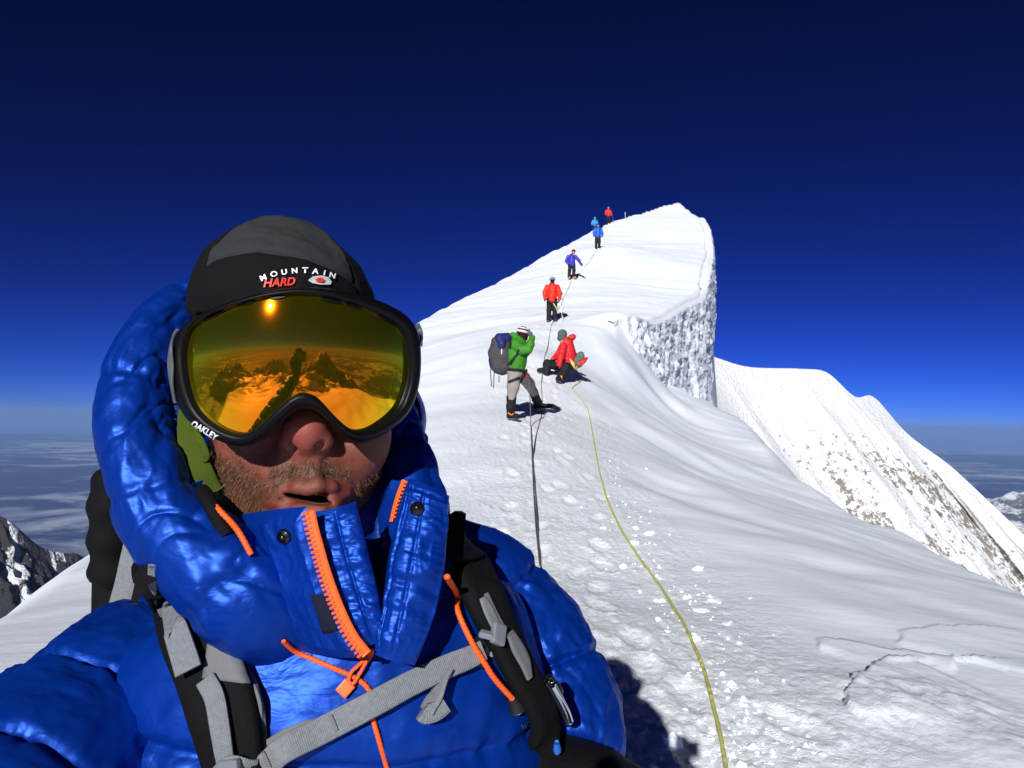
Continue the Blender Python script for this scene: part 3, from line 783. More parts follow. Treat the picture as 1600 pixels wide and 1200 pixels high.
def face():
    S = SDF()
    S.ell(hp(443, 500, 0.655), (0.066, 0.088, 0.066), 0.02)
    S.ell(hp(462, 640, 0.665), (0.069, 0.072, 0.085), 0.03)
    S.ell(hp(477, 745, 0.660), (0.060, 0.062, 0.070), 0.03)
    S.ell(hp(398, 690, 0.622), (0.020, 0.020, 0.030), 0.03); S.ell(hp(572, 684, 0.622), (0.020, 0.020, 0.030), 0.03)
    S.ell(hp(483, 750, 0.603), (0.037, 0.027, 0.032), 0.02)
    S.ell(hp(486, 838, 0.608), (0.027, 0.022, 0.020), 0.022)
    S.cap(hp(470, 590, 0.598), hp(477, 660, 0.570), 0.0115, 0.0135, 0.014)
    S.ell(hp(478, 674, 0.5685), (0.0142, 0.0145, 0.0122), 0.010)
    S.ell(hp(452, 688, 0.5775), (0.0078, 0.0110, 0.0078), 0.007); S.ell(hp(505, 688, 0.5775), (0.0078, 0.0110, 0.0078), 0.007)
    S.cap(hp(479, 692, 0.566), hp(481, 708, 0.578), 0.0060, 0.0075, 0.008)
    S.ell(hp(481, 716, 0.592), (0.020, 0.014, 0.014), 0.012)
    S.cap(hp(475, 712, 0.579), hp(472, 752, 0.5735), 0.003, 0.003, 0.008); S.cap(hp(490, 712, 0.579), hp(493, 751, 0.5735), 0.003, 0.003, 0.008)
    up = [(424, 779, .594), (446, 769, .579), (468, 761, .5700), (482, 764, .5685), (496, 759, .5700), (518, 761, .579), (540, 768, .594)]
    lo = [(424, 782, .594), (446, 793, .580), (468, 800, .5720), (484, 801, .5710), (500, 797, .5720), (520, 788, .580), (540, 772, .594)]
    S.chain([hp(*q) for q in up], [.0025, .0036, .0042, .0038, .0042, .0036, .0025], 0.006)
    S.chain([hp(*q) for q in lo], [.0025, .0045, .0054, .0056, .0054, .0045, .0025], 0.006)
    S.ell(hp(483, 778, 0.580), (0.0190, 0.024, 0.0024), 0.002, '-', [(math.cos(.09), 0, math.sin(.09)), (0, 1, 0), (-math.sin(.09), 0, math.cos(.09))])
    S.ell(hp(457, 699, 0.5655), (0.0046, 0.0060, 0.0050), 0.002, '-'); S.ell(hp(500, 699, 0.5655), (0.0046, 0.0060, 0.0050), 0.002, '-')
    S.cap((0, -0.03, -0.09), (0.0, -0.045, -0.20), 0.055, 0.062, 0.03)
    # ears
    for sx in (-1, 1): S.ell((sx * 0.076, -0.02, -0.02), (0.008, 0.018, 0.030), 0.006)
    v, f = S.mesh(0.00165)
    n = vert_normals(v, f)
    me = mesh_np('head', fromH(v), f)
    def near(pts, r):
        d = np.full(len(v), 1e9)
        P3 = np.array([hp(*q) for q in pts])
        for a, b in zip(P3[:-1], P3[1:]):
            t = np.clip(((v - a) @ (b - a)) / ((b - a) @ (b - a)), 0, 1); d = np.minimum(d, np.linalg.norm(v - a - t[:, None] * (b - a), axis=1))
        return d
    nl = np.minimum(near(up, 0) - .0040, near(lo, 0) - .0052); lip = 1 - sstep(0.0, 0.0022, nl)
    mc = hp(483, 778, 0.580); mouth = (((v[:, 0] - mc[0]) / 0.0225) ** 2 + ((v[:, 2] - mc[2] - 0.09 * (v[:, 0] - mc[0])) / 0.0042) ** 2 < 1) * sstep(0.004, -0.003, v[:, 1] - mc[1] + 0.001) * (v[:, 1] > mc[1] - 0.03)
    dn = np.linalg.norm(v - hp(478, 674, 0.562), axis=1); red = np.clip(1 - dn / 0.035, 0, 1)
    # beard region
    c = hp(484, 770, 0.575); q = v - c
    zrel = q[:, 2]; xr = np.abs(q[:, 0] + 0.0)
    must = sstep(0.034, 0.026, xr) * sstep(-0.012, -0.002, zrel) * sstep(0.030 + 0.0 * xr, 0.018, zrel + 0.25 * xr)
    jaw = sstep(0.012, -0.012, zrel - 0.35 * np.maximum(0, xr - 0.028)) * (v[:, 1] > -0.01)
    stub = np.clip(np.maximum(must, jaw), 0, 1) * (1 - lip) * (mouth < 0.02) * sstep(.001, .0035, nl) * (n[:, 1] > -0.2)
    for nm, a in (('lip', lip), ('mouth', mouth * (1 - 0.0)), ('red', red), ('stubble', 0.75 * stub)): attr(me, nm, a)
    return me, v, n, stub, nl
head_me, head_v, head_n, head_stub, head_nl = face()

def body_mesh():
    """head continued into neck, trunk, arms and hands as one skin: built as one solid"""
    return None
head = link('body', head_me, MATS['skin'], man); head['label'] = 'sunburnt lower face with open lips'

def beard():
    rng = np.random.default_rng(5)
    w = head_stub * (head_stub > 0.08); w = w * np.where(head_v[:, 2] > hp(484, 775, .57)[2], 2.6, 1.0) * (head_v[:, 2] > hp(484, 870, .6)[2]); w = w / w.sum(); n = 9000
    idx = rng.choice(len(head_v), n, p=w)
    p = head_v[idx] + rng.normal(0, 0.0008, (n, 3)); nn = head_n[idx]
    up = p[:, 2] > hp(484, 772, 0.57)[2]
    L = rng.uniform(0.0022, 0.0062, n) * np.clip((head_nl[idx] - .001) / .008, .15, 1)
    side = np.sign(p[:, 0] - hp(482, 760, .57)[0]) * 0.35
    d = nn * 0.55 + np.stack([np.where(up, side, side * 0.4), np.zeros(n), np.full(n, -0.8)], 1) + rng.normal(0, 0.33, (n, 3))
    d /= np.linalg.norm(d, axis=1)[:, None]
    d2 = d + np.array((0, -0.1, -0.55)) + rng.normal(0, 0.2, (n, 3)); d2 /= np.linalg.norm(d2, axis=1)[:, None]
    a = np.cross(d, rng.normal(0, 1, (n, 3))); a /= np.linalg.norm(a, axis=1)[:, None]; b = np.cross(d, a)
    r = rng.uniform(0.00010, 0.00020, n)[:, None]
    p0 = p - nn * 0.0005; p1 = p + d * (L * 0.55)[:, None]; p2 = p1 + d2 * (L * 0.5)[:, None]
    k = [p0 + a * r, p0 - a * r * .5 + b * r * .87, p0 - a * r * .5 - b * r * .87, p1 + a * r * .8, p1 - a * r * .4 + b * r * .7, p1 - a * r * .4 - b * r * .7, p2]
    V = np.stack(k, 1).reshape(-1, 3); o = (np.arange(n) * 7)[:, None]
    T = np.array([(0, 1, 4), (0, 4, 3), (1, 2, 5), (1, 5, 4), (2, 0, 3), (2, 3, 5), (3, 4, 6), (4, 5, 6), (5, 3, 6)])
    F = (o[:, :, None] + T[None]).reshape(-1, 3)
    me = mesh_np('beard', fromH(V), F); attr(me, 'tone', np.repeat(rng.beta(1.6, 1.7, n), 7))
    tag(link('beard', me, MATS['beard_hair'], man), kind='stuff', label='short ginger stubble and moustache')
beard()

# ---- cap
E_CAP = (hp(443, 480, 0.640), np.array((0.0735, 0.098, 0.0655)))
def cap():
    root = empty('cap', H_O); root.parent = man; root.location = man_local(H_O)
    c, r = E_CAP
    nu, nv = 150, 64
    AZ, EL = np.meshgrid(np.linspace(0, 2 * math.pi, nu, endpoint=False), np.linspace(R(-18), R(90), nv), indexing='ij')
    def pt(az, el, grow=0.0):
        e = 0.92
        ce, se = np.sign(np.cos(el)) * np.abs(np.cos(el)) ** e, np.sign(np.sin(el)) * np.abs(np.sin(el)) ** 1.0
        q = np.stack([np.sin(az) * ce * (r[0] + grow), np.cos(az) * ce * (r[1] + grow), se * (r[2] + grow)], -1)
        # soft peak leaning back, small fold on the right
        q[..., 2] = q[..., 2] + 0.006 * np.exp(-((el - 1.4) / 0.3) ** 2)
        q[..., 0] = q[..., 0] - 0.004 * np.clip(se, 0, 1) ** 2
        wr = 0.0032 * fbm(q[..., 0] * 40, q[..., 1] * 40, q[..., 2] * 60, 3, 201) + 0.004 * np.exp(-((az - 0.85) / 0.16) ** 2 - ((el - 0.85) / 0.3) ** 2)
        nrm = q / (r ** 2); nrm = nrm / (np.linalg.norm(nrm, axis=-1, keepdims=True) + 1e-9)
        return c + q + nrm * wr[..., None]
    def panel(name, a0, a1, e0, e1, grow, mat, na, ne, edge=0.0012):
        A, T_ = np.meshgrid(np.linspace(a0, a1, na), np.linspace(0, 1, ne), indexing='ij'); f0 = e0(A) if callable(e0) else e0; f1 = e1(A) if callable(e1) else e1; E = f0 + (f1 - f0) * T_
        ea = np.minimum(A - a0, a1 - A) / (a1 - a0); ee = np.minimum(T_, 1 - T_)
        pr = sstep(0, 0.02, ea) * sstep(0, 0.05, ee)
        q = pt(A, E, 0.0) + 0; c0 = c
        d = q - c0; d = d / np.linalg.norm(d, axis=-1, keepdims=True)
        q = q + d * (grow * pr - 0.001 * (1 - pr))[..., None]
        me = mesh_np(name, fromH(q.reshape(-1, 3)), grid_faces(na, ne)); 
        return link(name, me, mat, root)
    seam = lambda a: R(30) - R(15) * (a / R(56)) ** 2
    base = panel('lining', 0, 2 * math.pi, R(-18), R(90), -0.0015, MATS['cap_black'], nu, nv)
    out = [base]
    out.append(panel('crown_panel', R(-56), R(50), lambda a: seam(a) + R(.5), R(86), 0.0016, MATS['cap_grey'], 70, 50))
    out.append(panel('crown_panel', R(140), R(220), R(10), R(84), 0.0016, MATS['cap_grey'], 40, 40))
    out.append(panel('side_panel', R(51), R(139), R(-16), R(84), 0.0013, MATS['cap_black'], 70, 50))
    out.append(panel('side_panel', R(-139), R(-57), R(-16), R(84), 0.0013, MATS['cap_black'], 70, 50))
    band = panel('band', R(-57), R(51), R(-14), seam, 0.0026, MATS['cap_black'], 90, 24)
    t = bvh_of([band] + out)
    xs = [(412, 435.5), (428, 430), (444, 427), (460, 425), (476, 424.6), (491, 426), (505, 428.6), (517, 432)]
    rot = [-22, -15, -9, -4, 2, 7, 12, 16]
    for ch, (x, y), a in zip('MOUNTAIN', xs, rot):
        text_wrap('letter', ch, t, x, y, 8.2, MATS['lens_text'], band, a, 0, 0, 1, 0.35, 0.0018, 1.15)
    text_wrap('lettering', 'HARD', t, 436, 443, 13.0, MATS['logo_red'], band, -3, 0, 0.25, 0.98, 0.4, 0.0018)
    # nut-shaped emblem
    def flat_shape(name, pts, mat, off):
        q = [cast(t, x, y, off)[0] for x, y in pts]
        me = bpy.data.meshes.new(name); cc = sum(q, Vector()) / len(q)
        me.from_pydata([cc] + q, [], [[0, i + 1, (i + 1) % len(q) + 1] for i in range(len(q))]); me.update(); return link(name, me, mat, band)
    hexp = [(480, 439), (487, 433), (500, 432), (511, 434.5), (516, 441), (514, 446), (500, 446), (487, 444)]
    flat_shape('emblem', hexp, MATS['logo_grey'], 0.0016)
    flat_shape('emblem_dot', [(497.5 + 7 * math.cos(a), 439.2 + 4 * math.sin(a)) for a in np.linspace(0, 2 * math.pi, 14)[:-1]], MATS['logo_red'], 0.0022)
    return root
def man_local(p): return Vector(p) - man.location
cap_root = cap()

# ---- goggles
def polar(outline, cx, cy, n):
    o = np.array(outline, float); th = np.arctan2(o[:, 1] - cy, o[:, 0] - cx); r = np.hypot(o[:, 0] - cx, o[:, 1] - cy)
    i = np.argsort(th); th, r = th[i], r[i]
    th = np.concatenate([th - 2 * math.pi, th, th + 2 * math.pi]); r = np.tile(r, 3)
    t = np.linspace(-math.pi, math.pi, n, endpoint=False)
    rr_ = np.interp(t, th, r)
    k = np.array([1, 2, 3, 2, 1]) / 9.0
    for _ in range(2): rr_ = sum(kk * np.roll(rr_, s) for kk, s in zip(k, range(-2, 3)))
    return t, rr_
LENS_OUT = [(303.7, 507.5), (325, 495), (351, 484), (380, 474), (408, 467), (440, 462), (470, 460), (505.6, 464), (535, 471), (565, 480), (590, 491), (612, 503), (632.7, 524), (638, 550), (639, 575), (636, 602), (624, 636), (612, 649),
            (596, 661), (578, 671), (560, 675), (547, 673), (536, 665), (524.6, 652), (516, 641), (508, 631), (498, 622), (487, 616), (475, 613.5), (464, 615), (452, 621), (437, 633), (420, 650), (411, 660), (401, 670), (391, 677), (378, 680), (358, 675), (343, 668), (328, 658), (311, 640.5), (303, 625), (297, 605), (292, 574), (291, 550), (294, 530)]
RIM_OUT = [(285, 507), (272, 527), (266, 550), (266, 575), (268, 600), (273, 625), (287, 652), (300, 665), (317, 677), (335, 687), (352, 694), (368, 699), (385, 700), (398, 697), (410, 690), (421, 682), (431, 672), (440, 661), (450, 651), (460, 644), (472, 640), (484, 640), (494, 643), (504, 649), (514, 659), (523, 669), (533, 681), (544, 691), (558, 696), (575, 692), (593, 684), (611, 673), (627, 660), (640, 646), (648, 630), (656, 603), (659, 575), (659, 550), (656, 520), (647, 503), (633, 489), (617, 480), (587, 467), (550, 457), (517, 451), (483, 448.5), (450, 450), (417, 456), (390, 462), (367, 469), (340, 479), (317, 489), (300, 498)]
def goggles():
    root = empty('ski_goggles', P(470, 557, 0.55))
    tag(root, "black framed ski goggles with orange mirrored lens on the foreground man's face", 'goggles')
    cx, cy, n = 468, 566, 260
    th, rl = polar(LENS_OUT, cx, cy, n); _, ro = polar(RIM_OUT, cx, cy, n)
    ms = 34; fr = np.linspace(0, 1, ms) ** 0.8
    pts = [np.array([ray_ell(E_LENS, cx, cy)])]
    for s in fr[1:]:
        pts.append(np.array([ray_ell(E_LENS, cx + s * 1.015 * r * math.cos(t), cy + s * 1.015 * r * math.sin(t)) for t, r in zip(th, rl)]))
    v = np.vstack(pts); quads = []
    F = [[0, 1 + (j + 1) % n, 1 + j] for j in range(n)]
    for i in range(ms - 2):
        b = 1 + i * n
        F += [[b + j, b + (j + 1) % n, b + n + (j + 1) % n, b + n + j] for j in range(n)]
    me = bpy.data.meshes.new('lens'); me.from_pydata(v.tolist(), [], F); me.update()
    me.polygons.foreach_set('use_smooth', np.ones(len(F), bool))
    # exact ellipsoid normals so the mirror is clean
    nn = (v - np.array(H_O)) @ HB.T; nn = (nn - E_LENS[0]) / E_LENS[1] ** 2; nn = nn @ HB; nn /= np.linalg.norm(nn, axis=1)[:, None]
    lens = link('lens', me, MATS['mirror_lens'], root)
    me.normals_split_custom_set_from_vertices([tuple(x) for x in nn]); lens['label'] = 'curved orange and green mirror lens'
    # frame ring: from under the lens edge over a rounded lip, out and back to the face foam
    rows = []
    for fr_, lift, back in ((-0.03, -0.002, 0), (0.0, 0.0012, 0), (0.10, 0.0042, 0), (0.30, 0.0062, 0), (0.55, 0.0060, 0), (0.80, 0.0035, 0), (0.95, -0.001, 0), (1.0, -0.006, 0), (0.98, 0, 0.016), (0.86, 0, 0.034), (0.70, 0, 0.036)):
        row = []
        for t, a, b in zip(th, rl, ro):
            r = a + (b - a) * fr_ if fr_ >= 0 else a * (1 + fr_)
            x, y = cx + r * math.cos(t), cy + r * math.sin(t)
            k = np.clip(fr_, 0, 1)
            p = ray_ell(E_LENS, x, y) * (1 - k) + ray_ell(E_RIM, x, y) * k
            q = toH(p); q[1] += lift * 1.0 - back
            row.append(fromH(q))
        rows.append(np.array(row))
    V = np.stack(rows, 0); m = len(rows)
    me = mesh_np('frame', V.reshape(-1, 3), grid_faces(m, n, False, True)[:, ::-1])
    frame = link('frame', me, MATS['frame_rubber'], root)
    tr = bvh_of([frame])
    text_wrap('lettering', 'OAKLEY', tr, 320.5, 671, 8.5, MATS['lens_text'], frame, 31, 0.0012, 0.1, 1.02, 0.3, 0.0012)
    # grey side clip and strap
    p, nrm = on(tr, [(277, 517), (271, 540), (270, 570), (272, 600), (277, 628)], 0.001)
    link('side_clip', ribbon(p, [0.003, 0.006, 0.0065, 0.0055, 0.002], 0.0015, nrm), MATS['frame_grey'], root)
    p, nrm = on(tr, [(650, 507), (656, 520), (656, 540)], 0.001)
    link('side_clip', ribbon(p, [0.006, 0.005, 0.002], 0.0012, nrm), MATS['frame_grey'], root)
    for a, b in (((368, 473.5), (398, 466.5)), ((422, 462.5), (446, 459.5)), ((500, 463), (535, 469.5)), ((540, 471), (566, 478)), ((590, 488), (621, 507)), ((318, 497), (350, 481))):
        q = [ray_ell(E_LENS, a[0] + (b[0] - a[0]) * s, a[1] + (b[1] - a[1]) * s + 4.0, 0.0007) for s in (0, .33, .66, 1)]
        nr = [fromH(np.array((toH(x) - E_LENS[0]) / E_LENS[1] ** 2)) - np.array(H_O) for x in q]
        link('vent', ribbon(q, [0.0008, 0.0022, 0.0022, 0.0008], 0.0006, nr), MATS['frame_rubber'], frame)
    # strap round the back of the cap
    sp = []
    for az in np.linspace(-2.35, 2.35, 24)[::-1]:
        a = math.pi - az if False else az + math.pi
        sp.append(fromH(np.array((math.sin(a) * 0.089, math.cos(a) * 0.112 - 0.012, -0.012))))
    c0 = np.array(fromH(np.array((0, -0.012, -0.012))))
    link('strap', ribbon(sp, 0.038, 0.0018, [x - c0 for x in sp], 60), MATS['black_webbing'], root)
    return root
gog = goggles()
# ------------------------------------------------------------------ the man's jacket
def baffle(period, off, puff, groove, wr, seed, fs=30.0, fphi=3.0, bias=0.0, fold=0.0, fold_side=-1, fold_freq=26.0):
    """quilted down chambers: swelling between stitched seams, creases running out of the seams"""
    def d(s, phi, u):
        skew = 0.006 * np.sin(phi + bias)
        x = (s + skew - off) / period; fr_ = x - np.floor(x); e = np.abs(fr_ - 0.5) * 2
        out = puff * (1 - e ** 4) - groove * np.exp(-((1 - e) / 0.10) ** 2)
        near = np.exp(-((1 - e) / 0.42) ** 2)
        cx, sy = np.cos(phi) * fphi, np.sin(phi) * fphi
        cre = fbm(cx * 2.6 + s * 4, sy * 2.6 - s * 3, s * fs * 0.35, 4, seed, 0.6)
        rd = ridged(cx * 2.0 + 0.6 * s * fs, sy * 2.0, s * fs * 0.22, 3, seed + 7) - 0.5
        wp = 1.5 * noise(cx * .7, sy * .7, s * 9, seed + 19); rd2 = ridged(cx * 1.1 + s * 14 + wp, sy * 1.1 - s * 9, s * 10 + wp, 3, seed + 31) - .5
        pk = 0.0016 * noise(cx * 9, sy * 9, s * 10, seed + 41) * np.exp(-((1 - e) / 0.26) ** 2) + 0.0008 * noise(cx * 5 + s * 60, sy * 5, s * 40, seed + 43)
        if fold:   # gathered folds running out from the drawn-in edge
            sd = sstep(-0.35, 0.95, fold_side * np.sin(phi)); ln = 1 - np.abs(noise(s * fold_freq + 1.3 * noise(s * 7, np.sin(phi), 0, seed + 51) + 0.5 * np.cos(phi), np.cos(phi) * .5, 0, seed + 53))
            ln2 = 1 - np.abs(noise(s * fold_freq * 1.9 + 2.0 * noise(s * 11, np.cos(phi), 0, seed + 55), np.cos(phi) * .8, 0.5, seed + 57))
            pk = pk - fold * (ln ** 5 * (0.25 + 0.75 * sd) + 0.55 * ln2 ** 5 * sd)
        return out + pk + wr * (cre * (0.45 + 0.6 * near) + 0.30 * rd * near + 0.85 * rd2)
    return d
def panel(name, rows, nu, nv, thick, mat, parent, disp=None):
    """padded sheet: rows of (px, py, depth) from top to bottom"""
    G = np.stack([crom(PA(r), nv) for r in rows], 0)
    G = crom(G.reshape(len(rows), -1), nu).reshape(nu, nv, 3)
    du = np.gradient(G, axis=0); dv = np.gradient(G, axis=1)
    n = np.cross(du, dv); n /= np.linalg.norm(n, axis=-1, keepdims=True) + 1e-12
    if (n * -G).sum() < 0: n = -n
    U, V = np.meshgrid(np.linspace(0, 1, nu), np.linspace(0, 1, nv), indexing='ij')
    rim = np.minimum(np.minimum(U, 1 - U) * 4, np.minimum(V, 1 - V) * 4); rim = sstep(0, 0.5, rim) ** 0.6
    off = thick * 0.5 * rim + (disp(U, V, G) * rim if disp is not None else 0)
    F = G + n * off[..., None]; B = G - n * (thick * 0.5 * rim)[..., None]
    v = np.vstack([F.reshape(-1, 3), B.reshape(-1, 3)]); f = grid_faces(nu, nv); g = f[:, ::-1] + nu * nv
    # orient the front towards the camera
    a = v[f[0]]; nn = np.cross(a[1] - a[0], a[2] - a[0])
    mid = f[len(f) // 2]; a = v[mid]; nn = np.cross(a[1] - a[0], a[2] - a[0])
    if nn @ -a[0] < 0: f = f[:, ::-1]; g = g[:, ::-1]
    me = mesh_np(name, v, np.vstack([f, g]))
    return link(name, me, mat, parent)

JB = MATS['blue_nylon']
tors = PA([(470, 1480, .715), (484, 1330, .700), (492, 1200, .690), (500, 1090, .686), (502, 1000, .690), (498, 940, .700), (492, 890, .705), (486, 840, .705), (482, 800, .70)])
tv, tf, tc = tube(tors, [(.135, .205), (.140, .21), (.140, .21), (.135, .205), (.122, .19), (.104, .160), (.082, .118), (.066, .09), (.060, .078)], 190, 260, (0, -1, 0), baffle(.078, .02, .0045, .005, .0034, 301, 50, 2.6, fold=.004, fold_side=1, fold_freq=15.0))
jacket = link('jacket', mesh_mixed('jacket', tv, tf, [c[:, ::-1] for c in tc]), JB, man)
jacket['label'] = 'shiny blue quilted down jacket with tall collar'
hood = tube_obj('hood', PA([(330, 455, .70), (262, 505, .665), (224, 575, .635), (214, 655, .610), (228, 735, .592), (262, 812, .582), (322, 876, .574), (388, 932, .574), (446, 975, .590), (480, 1000, .615)]),
                [(.020, .020), (.027, .023), (.030, .027), (.031, .029), (.033, .031), (.035, .033), (.038, .038), (.037, .042), (.032, .038), (.014, .022)], 360, 130, JB, jacket, (0, -1, 0.1), baffle(.095, .030, .0006, .0020, .0034, 311, 60, .62, fold=.0042))
hood2 = tube_obj('hood', PA([(560, 540, .75), (596, 620, .725), (618, 690, .70), (636, 750, .675), (650, 820, .655), (648, 900, .64), (630, 980, .625)]),
                 [.024, .028, .029, .030, .032, .034, .026], 200, 100, JB, jacket, (0, -1, 0.1), baffle(.095, .03, .0006, .002, .0034, 321, 60, .62, fold=.0035))
def hood_back():
    c = np.array(P(452, 655, .735)); A, E = np.meshgrid(np.linspace(R(80), R(280), 90), np.linspace(R(-75), R(78), 70), indexing='ij')
    def sh(r):
        q = np.stack([np.sin(A) * np.cos(E) * r[0], -np.cos(A) * np.cos(E) * r[1], np.sin(E) * r[2]], -1)
        return c + q * (1 + 0.03 * np.cos(E * 9) + 0.03 * fbm(q[..., 0] * 14, q[..., 1] * 14, q[..., 2] * 14, 3, 331))[..., None]
    o, i = sh((.128, .105, .150)), sh((.112, .088, .134)); nu, nv = o.shape[:2]
    v = np.vstack([o.reshape(-1, 3), i.reshape(-1, 3)]); f = grid_faces(nu, nv)
    me = mesh_np('hood_back', v, np.vstack([f[:, ::-1], f + nu * nv])); link('hood_back', me, JB, jacket)
hood_back()
# ruched lining round the face opening
tube_obj('hood_lining', PA([(284, 590, .640), (268, 640, .628), (266, 690, .615), (276, 735, .604), (296, 775, .596), (330, 805, .592)]), [(.008, .020), (.010, .022), (.011, .020), (.011, .018), (.011, .015), (.008, .010)], 220, 50, MATS['blue_lining'], jacket, (0.4, -1, 0.1),
         lambda s, p, u: 0.0022 * np.sin(s * 900 + 2 * np.sin(p)) * (0.6 + 0.4 * np.sin(s * 310)) + 0.0025 * fbm(s * 60, np.cos(p) * 2, np.sin(p) * 2, 3, 341))
quilt = lambda seed, a=0.0035, fu=3, fv=3: (lambda U, V, G: a * fbm(G[..., 0] * 38, G[..., 1] * 38, G[..., 2] * 38, 4, seed, 0.55) + a * 0.7 * (ridged(U * fu + V * 2, V * fv, 0, 3, seed + 3) - 0.5))
collar = panel('collar', [[(368, 806, .606), (395, 801, .583), (430, 796, .563), (478, 791, .549)], [(380, 850, .590), (410, 848, .573), (450, 848, .558), (492, 850, .546)], [(402, 910, .578), (435, 915, .563), (475, 918, .552), (513, 920, .543)],
                          [(425, 965, .572), (460, 972, .559), (500, 982, .549), (540, 985, .541)], [(446, 1010, .572), (490, 1022, .560), (532, 1028, .550), (574, 1026, .542)]], 130, 100, .010, JB, jacket, quilt(351, .0034))
placket = panel('placket', [[(482, 800, .562), (510, 797, .561), (535, 790, .563), (556, 783, .568)], [(500, 860, .559), (525, 858, .557), (552, 856, .558), (574, 856, .563)], [(522, 930, .555), (548, 930, .552), (572, 930, .553), (591, 928, .558)],
                            [(562, 1010, .550), (578, 1008, .548), (592, 1004, .549), (603, 998, .552)]], 120, 60, .008, JB, jacket,
                lambda U, V, G: 0.0016 * np.abs(np.sin(V * math.pi * 2)) + 0.0022 * fbm(U * 16, V * 3, 0, 3, 361) - 0.0012 * np.exp(-((V - .5) / .03) ** 2))
flap = panel('collar_flap', [[(640, 748, .588), (660, 755, .584), (682, 764, .583), (702, 775, .586)], [(624, 800, .578), (650, 806, .572), (676, 812, .573), (699, 820, .582)], [(607, 870, .568), (636, 876, .560), (668, 884, .562), (694, 888, .574)],
                             [(598, 940, .560), (622, 950, .552), (650, 960, .553), (678, 965, .563)], [(584, 1022, .546), (604, 1030, .542), (626, 1036, .545), (648, 1040, .552)]], 140, 80, .009, JB, jacket,
             lambda U, V, G: -0.0016 * np.exp(-((V - .16) / .03) ** 2) - 0.0012 * np.exp(-((V - .42) / .03) ** 2) - 0.0016 * np.exp(-((U - .07) / .02) ** 2) + 0.0024 * fbm(U * 18, V * 3, 0, 3, 371) + 0.002 * (ridged(U * 3, V * 4, 0, 2, 375) - .5))
lin = panel('shaded_collar_lining', [[(545, 790, .635), (580, 770, .650), (612, 756, .655), (644, 748, .640)], [(560, 880, .63), (590, 880, .635), (610, 880, .635), (630, 880, .62)], [(580, 1010, .59), (590, 1010, .59), (600, 1010, .59), (612, 1010, .58)]], 40, 30, .006, MATS['blue_lining'], jacket, quilt(381))  # inner collar sheet behind the gap, its dark colour stands for the shadow there

# sleeves: the arm that holds the camera comes forward under the lens, the other hangs
cam_grip = Vector((-0.012, -0.035, -0.060))
ar = [P(330, 1035, .735), P(225, 1075, .685), P(118, 1165, .610), P(0, 1290, .53), Vector((-.36, .375, -.345)), Vector((-.345, .30, -.345)), Vector((-.245, .19, -.265)), Vector((-.13, .075, -.185)), Vector((-.055, .0, -.118))]
sleeve_l = tube_obj('sleeve', [list(p) for p in ar], [(.070, .080), (.076, .084), (.073, .080), (.070, .075), (.066, .068), (.064, .064), (.058, .058), (.048, .048), (.038, .036)], 400, 150, JB, jacket, (0.3, 0.2, 1), baffle(.082, .052, .0038, .0050, .0060, 401, 50, 1.2, fold=.0045, fold_side=1, fold_freq=17.0))
al = [P(680, 905, .775), P(755, 928, .775), P(818, 995, .765), P(865, 1075, .745), P(888, 1155, .715), P(890, 1240, .680)]
sleeve_r = tube_obj('sleeve', [list(p) for p in al], [(.058, .060), (.060, .060), (.058, .058), (.056, .055), (.054, .052), (.040, .040)], 260, 150, JB, jacket, (0, -1, 0), baffle(.085, .065, .0032, .0045, .0065, 411, 50, 1.1, fold=.0050, fold_side=1, fold_freq=17.0))
TREE = bvh_of([jacket, hood, hood2, collar, placket, flap, sleeve_l, sleeve_r])
# ------------------------------------------------------------------ zips, cords, snaps on the jacket
def join_meshes(name, mats_meshes):
    """several small meshes of one piece -> one mesh (single material)"""
    bm = bmesh.new()
    for m in mats_meshes: bm.from_mesh(m)
    me = bpy.data.meshes.new(name); bm.to_mesh(me); bm.free(); return me
def cord(name, pts, r, mat, parent, tree=None, off=0.0, n=None, nv=10, twist=True):
    if tree is not None: p, _ = on(tree, pts, off)
    else: p = np.array([list(q) for q in pts])
    n = n or 14 * len(p)
    return tube_obj(name, p, np.full(len(p), r), n, nv, mat, parent, (0.3, -0.5, 0.8), (lambda s, ph, u: r * 0.10 * np.sin(s * 1800 + 2 * ph)) if twist else None)
def zip_half(name, pts, tree, side, tape=True, w=0.0062, off=0.0016, step=0.0034):
    if tree is None: p = PA(pts); n = -p / np.linalg.norm(p, axis=1)[:, None]
    else: p, n = on(tree, pts, off)
    c = crom(p, 200); nn = crom(n, 200)
    parts = [ribbon(p, w, 0.0012, n, 60)] if tape else []
    s = np.concatenate([[0], np.cumsum(np.linalg.norm(np.diff(c, axis=0), axis=1))]); k = int(s[-1] / step)
    t = np.gradient(c, axis=0)
    for i in range(k):
        j = int(np.searchsorted(s, (i + 0.5) * step)); tt = Vector(t[j]).normalized(); nv_ = Vector(nn[j]).normalized(); b = tt.cross(nv_).normalized(); nv_ = b.cross(tt)
        m = boxmesh('t', 0.0050, step * 0.55, 0.0022, 0.0005, 1)
        rot = Matrix((b, tt, nv_)).transposed(); place(m, Vector(c[j]) + b * (side * w * 0.52) + nv_ * 0.0010, rot); parts.append(m)
    return join_meshes(name, parts)
link('zip', zip_half('zip', [(484, 797, .5435), (490, 825, .5420), (498, 855, .5405), (508, 890, .5390), (520, 925, .5375), (535, 962, .5360), (552, 995, .5350), (573, 1022, .5350)], None, 1, True, .0072), MATS['orange_zip'], jacket)
link('zip', zip_half('zip', [(632, 752), (625, 772), (619, 793), (614, 816)], TREE, -1, True, 0.0035), MATS['orange_zip'], jacket)
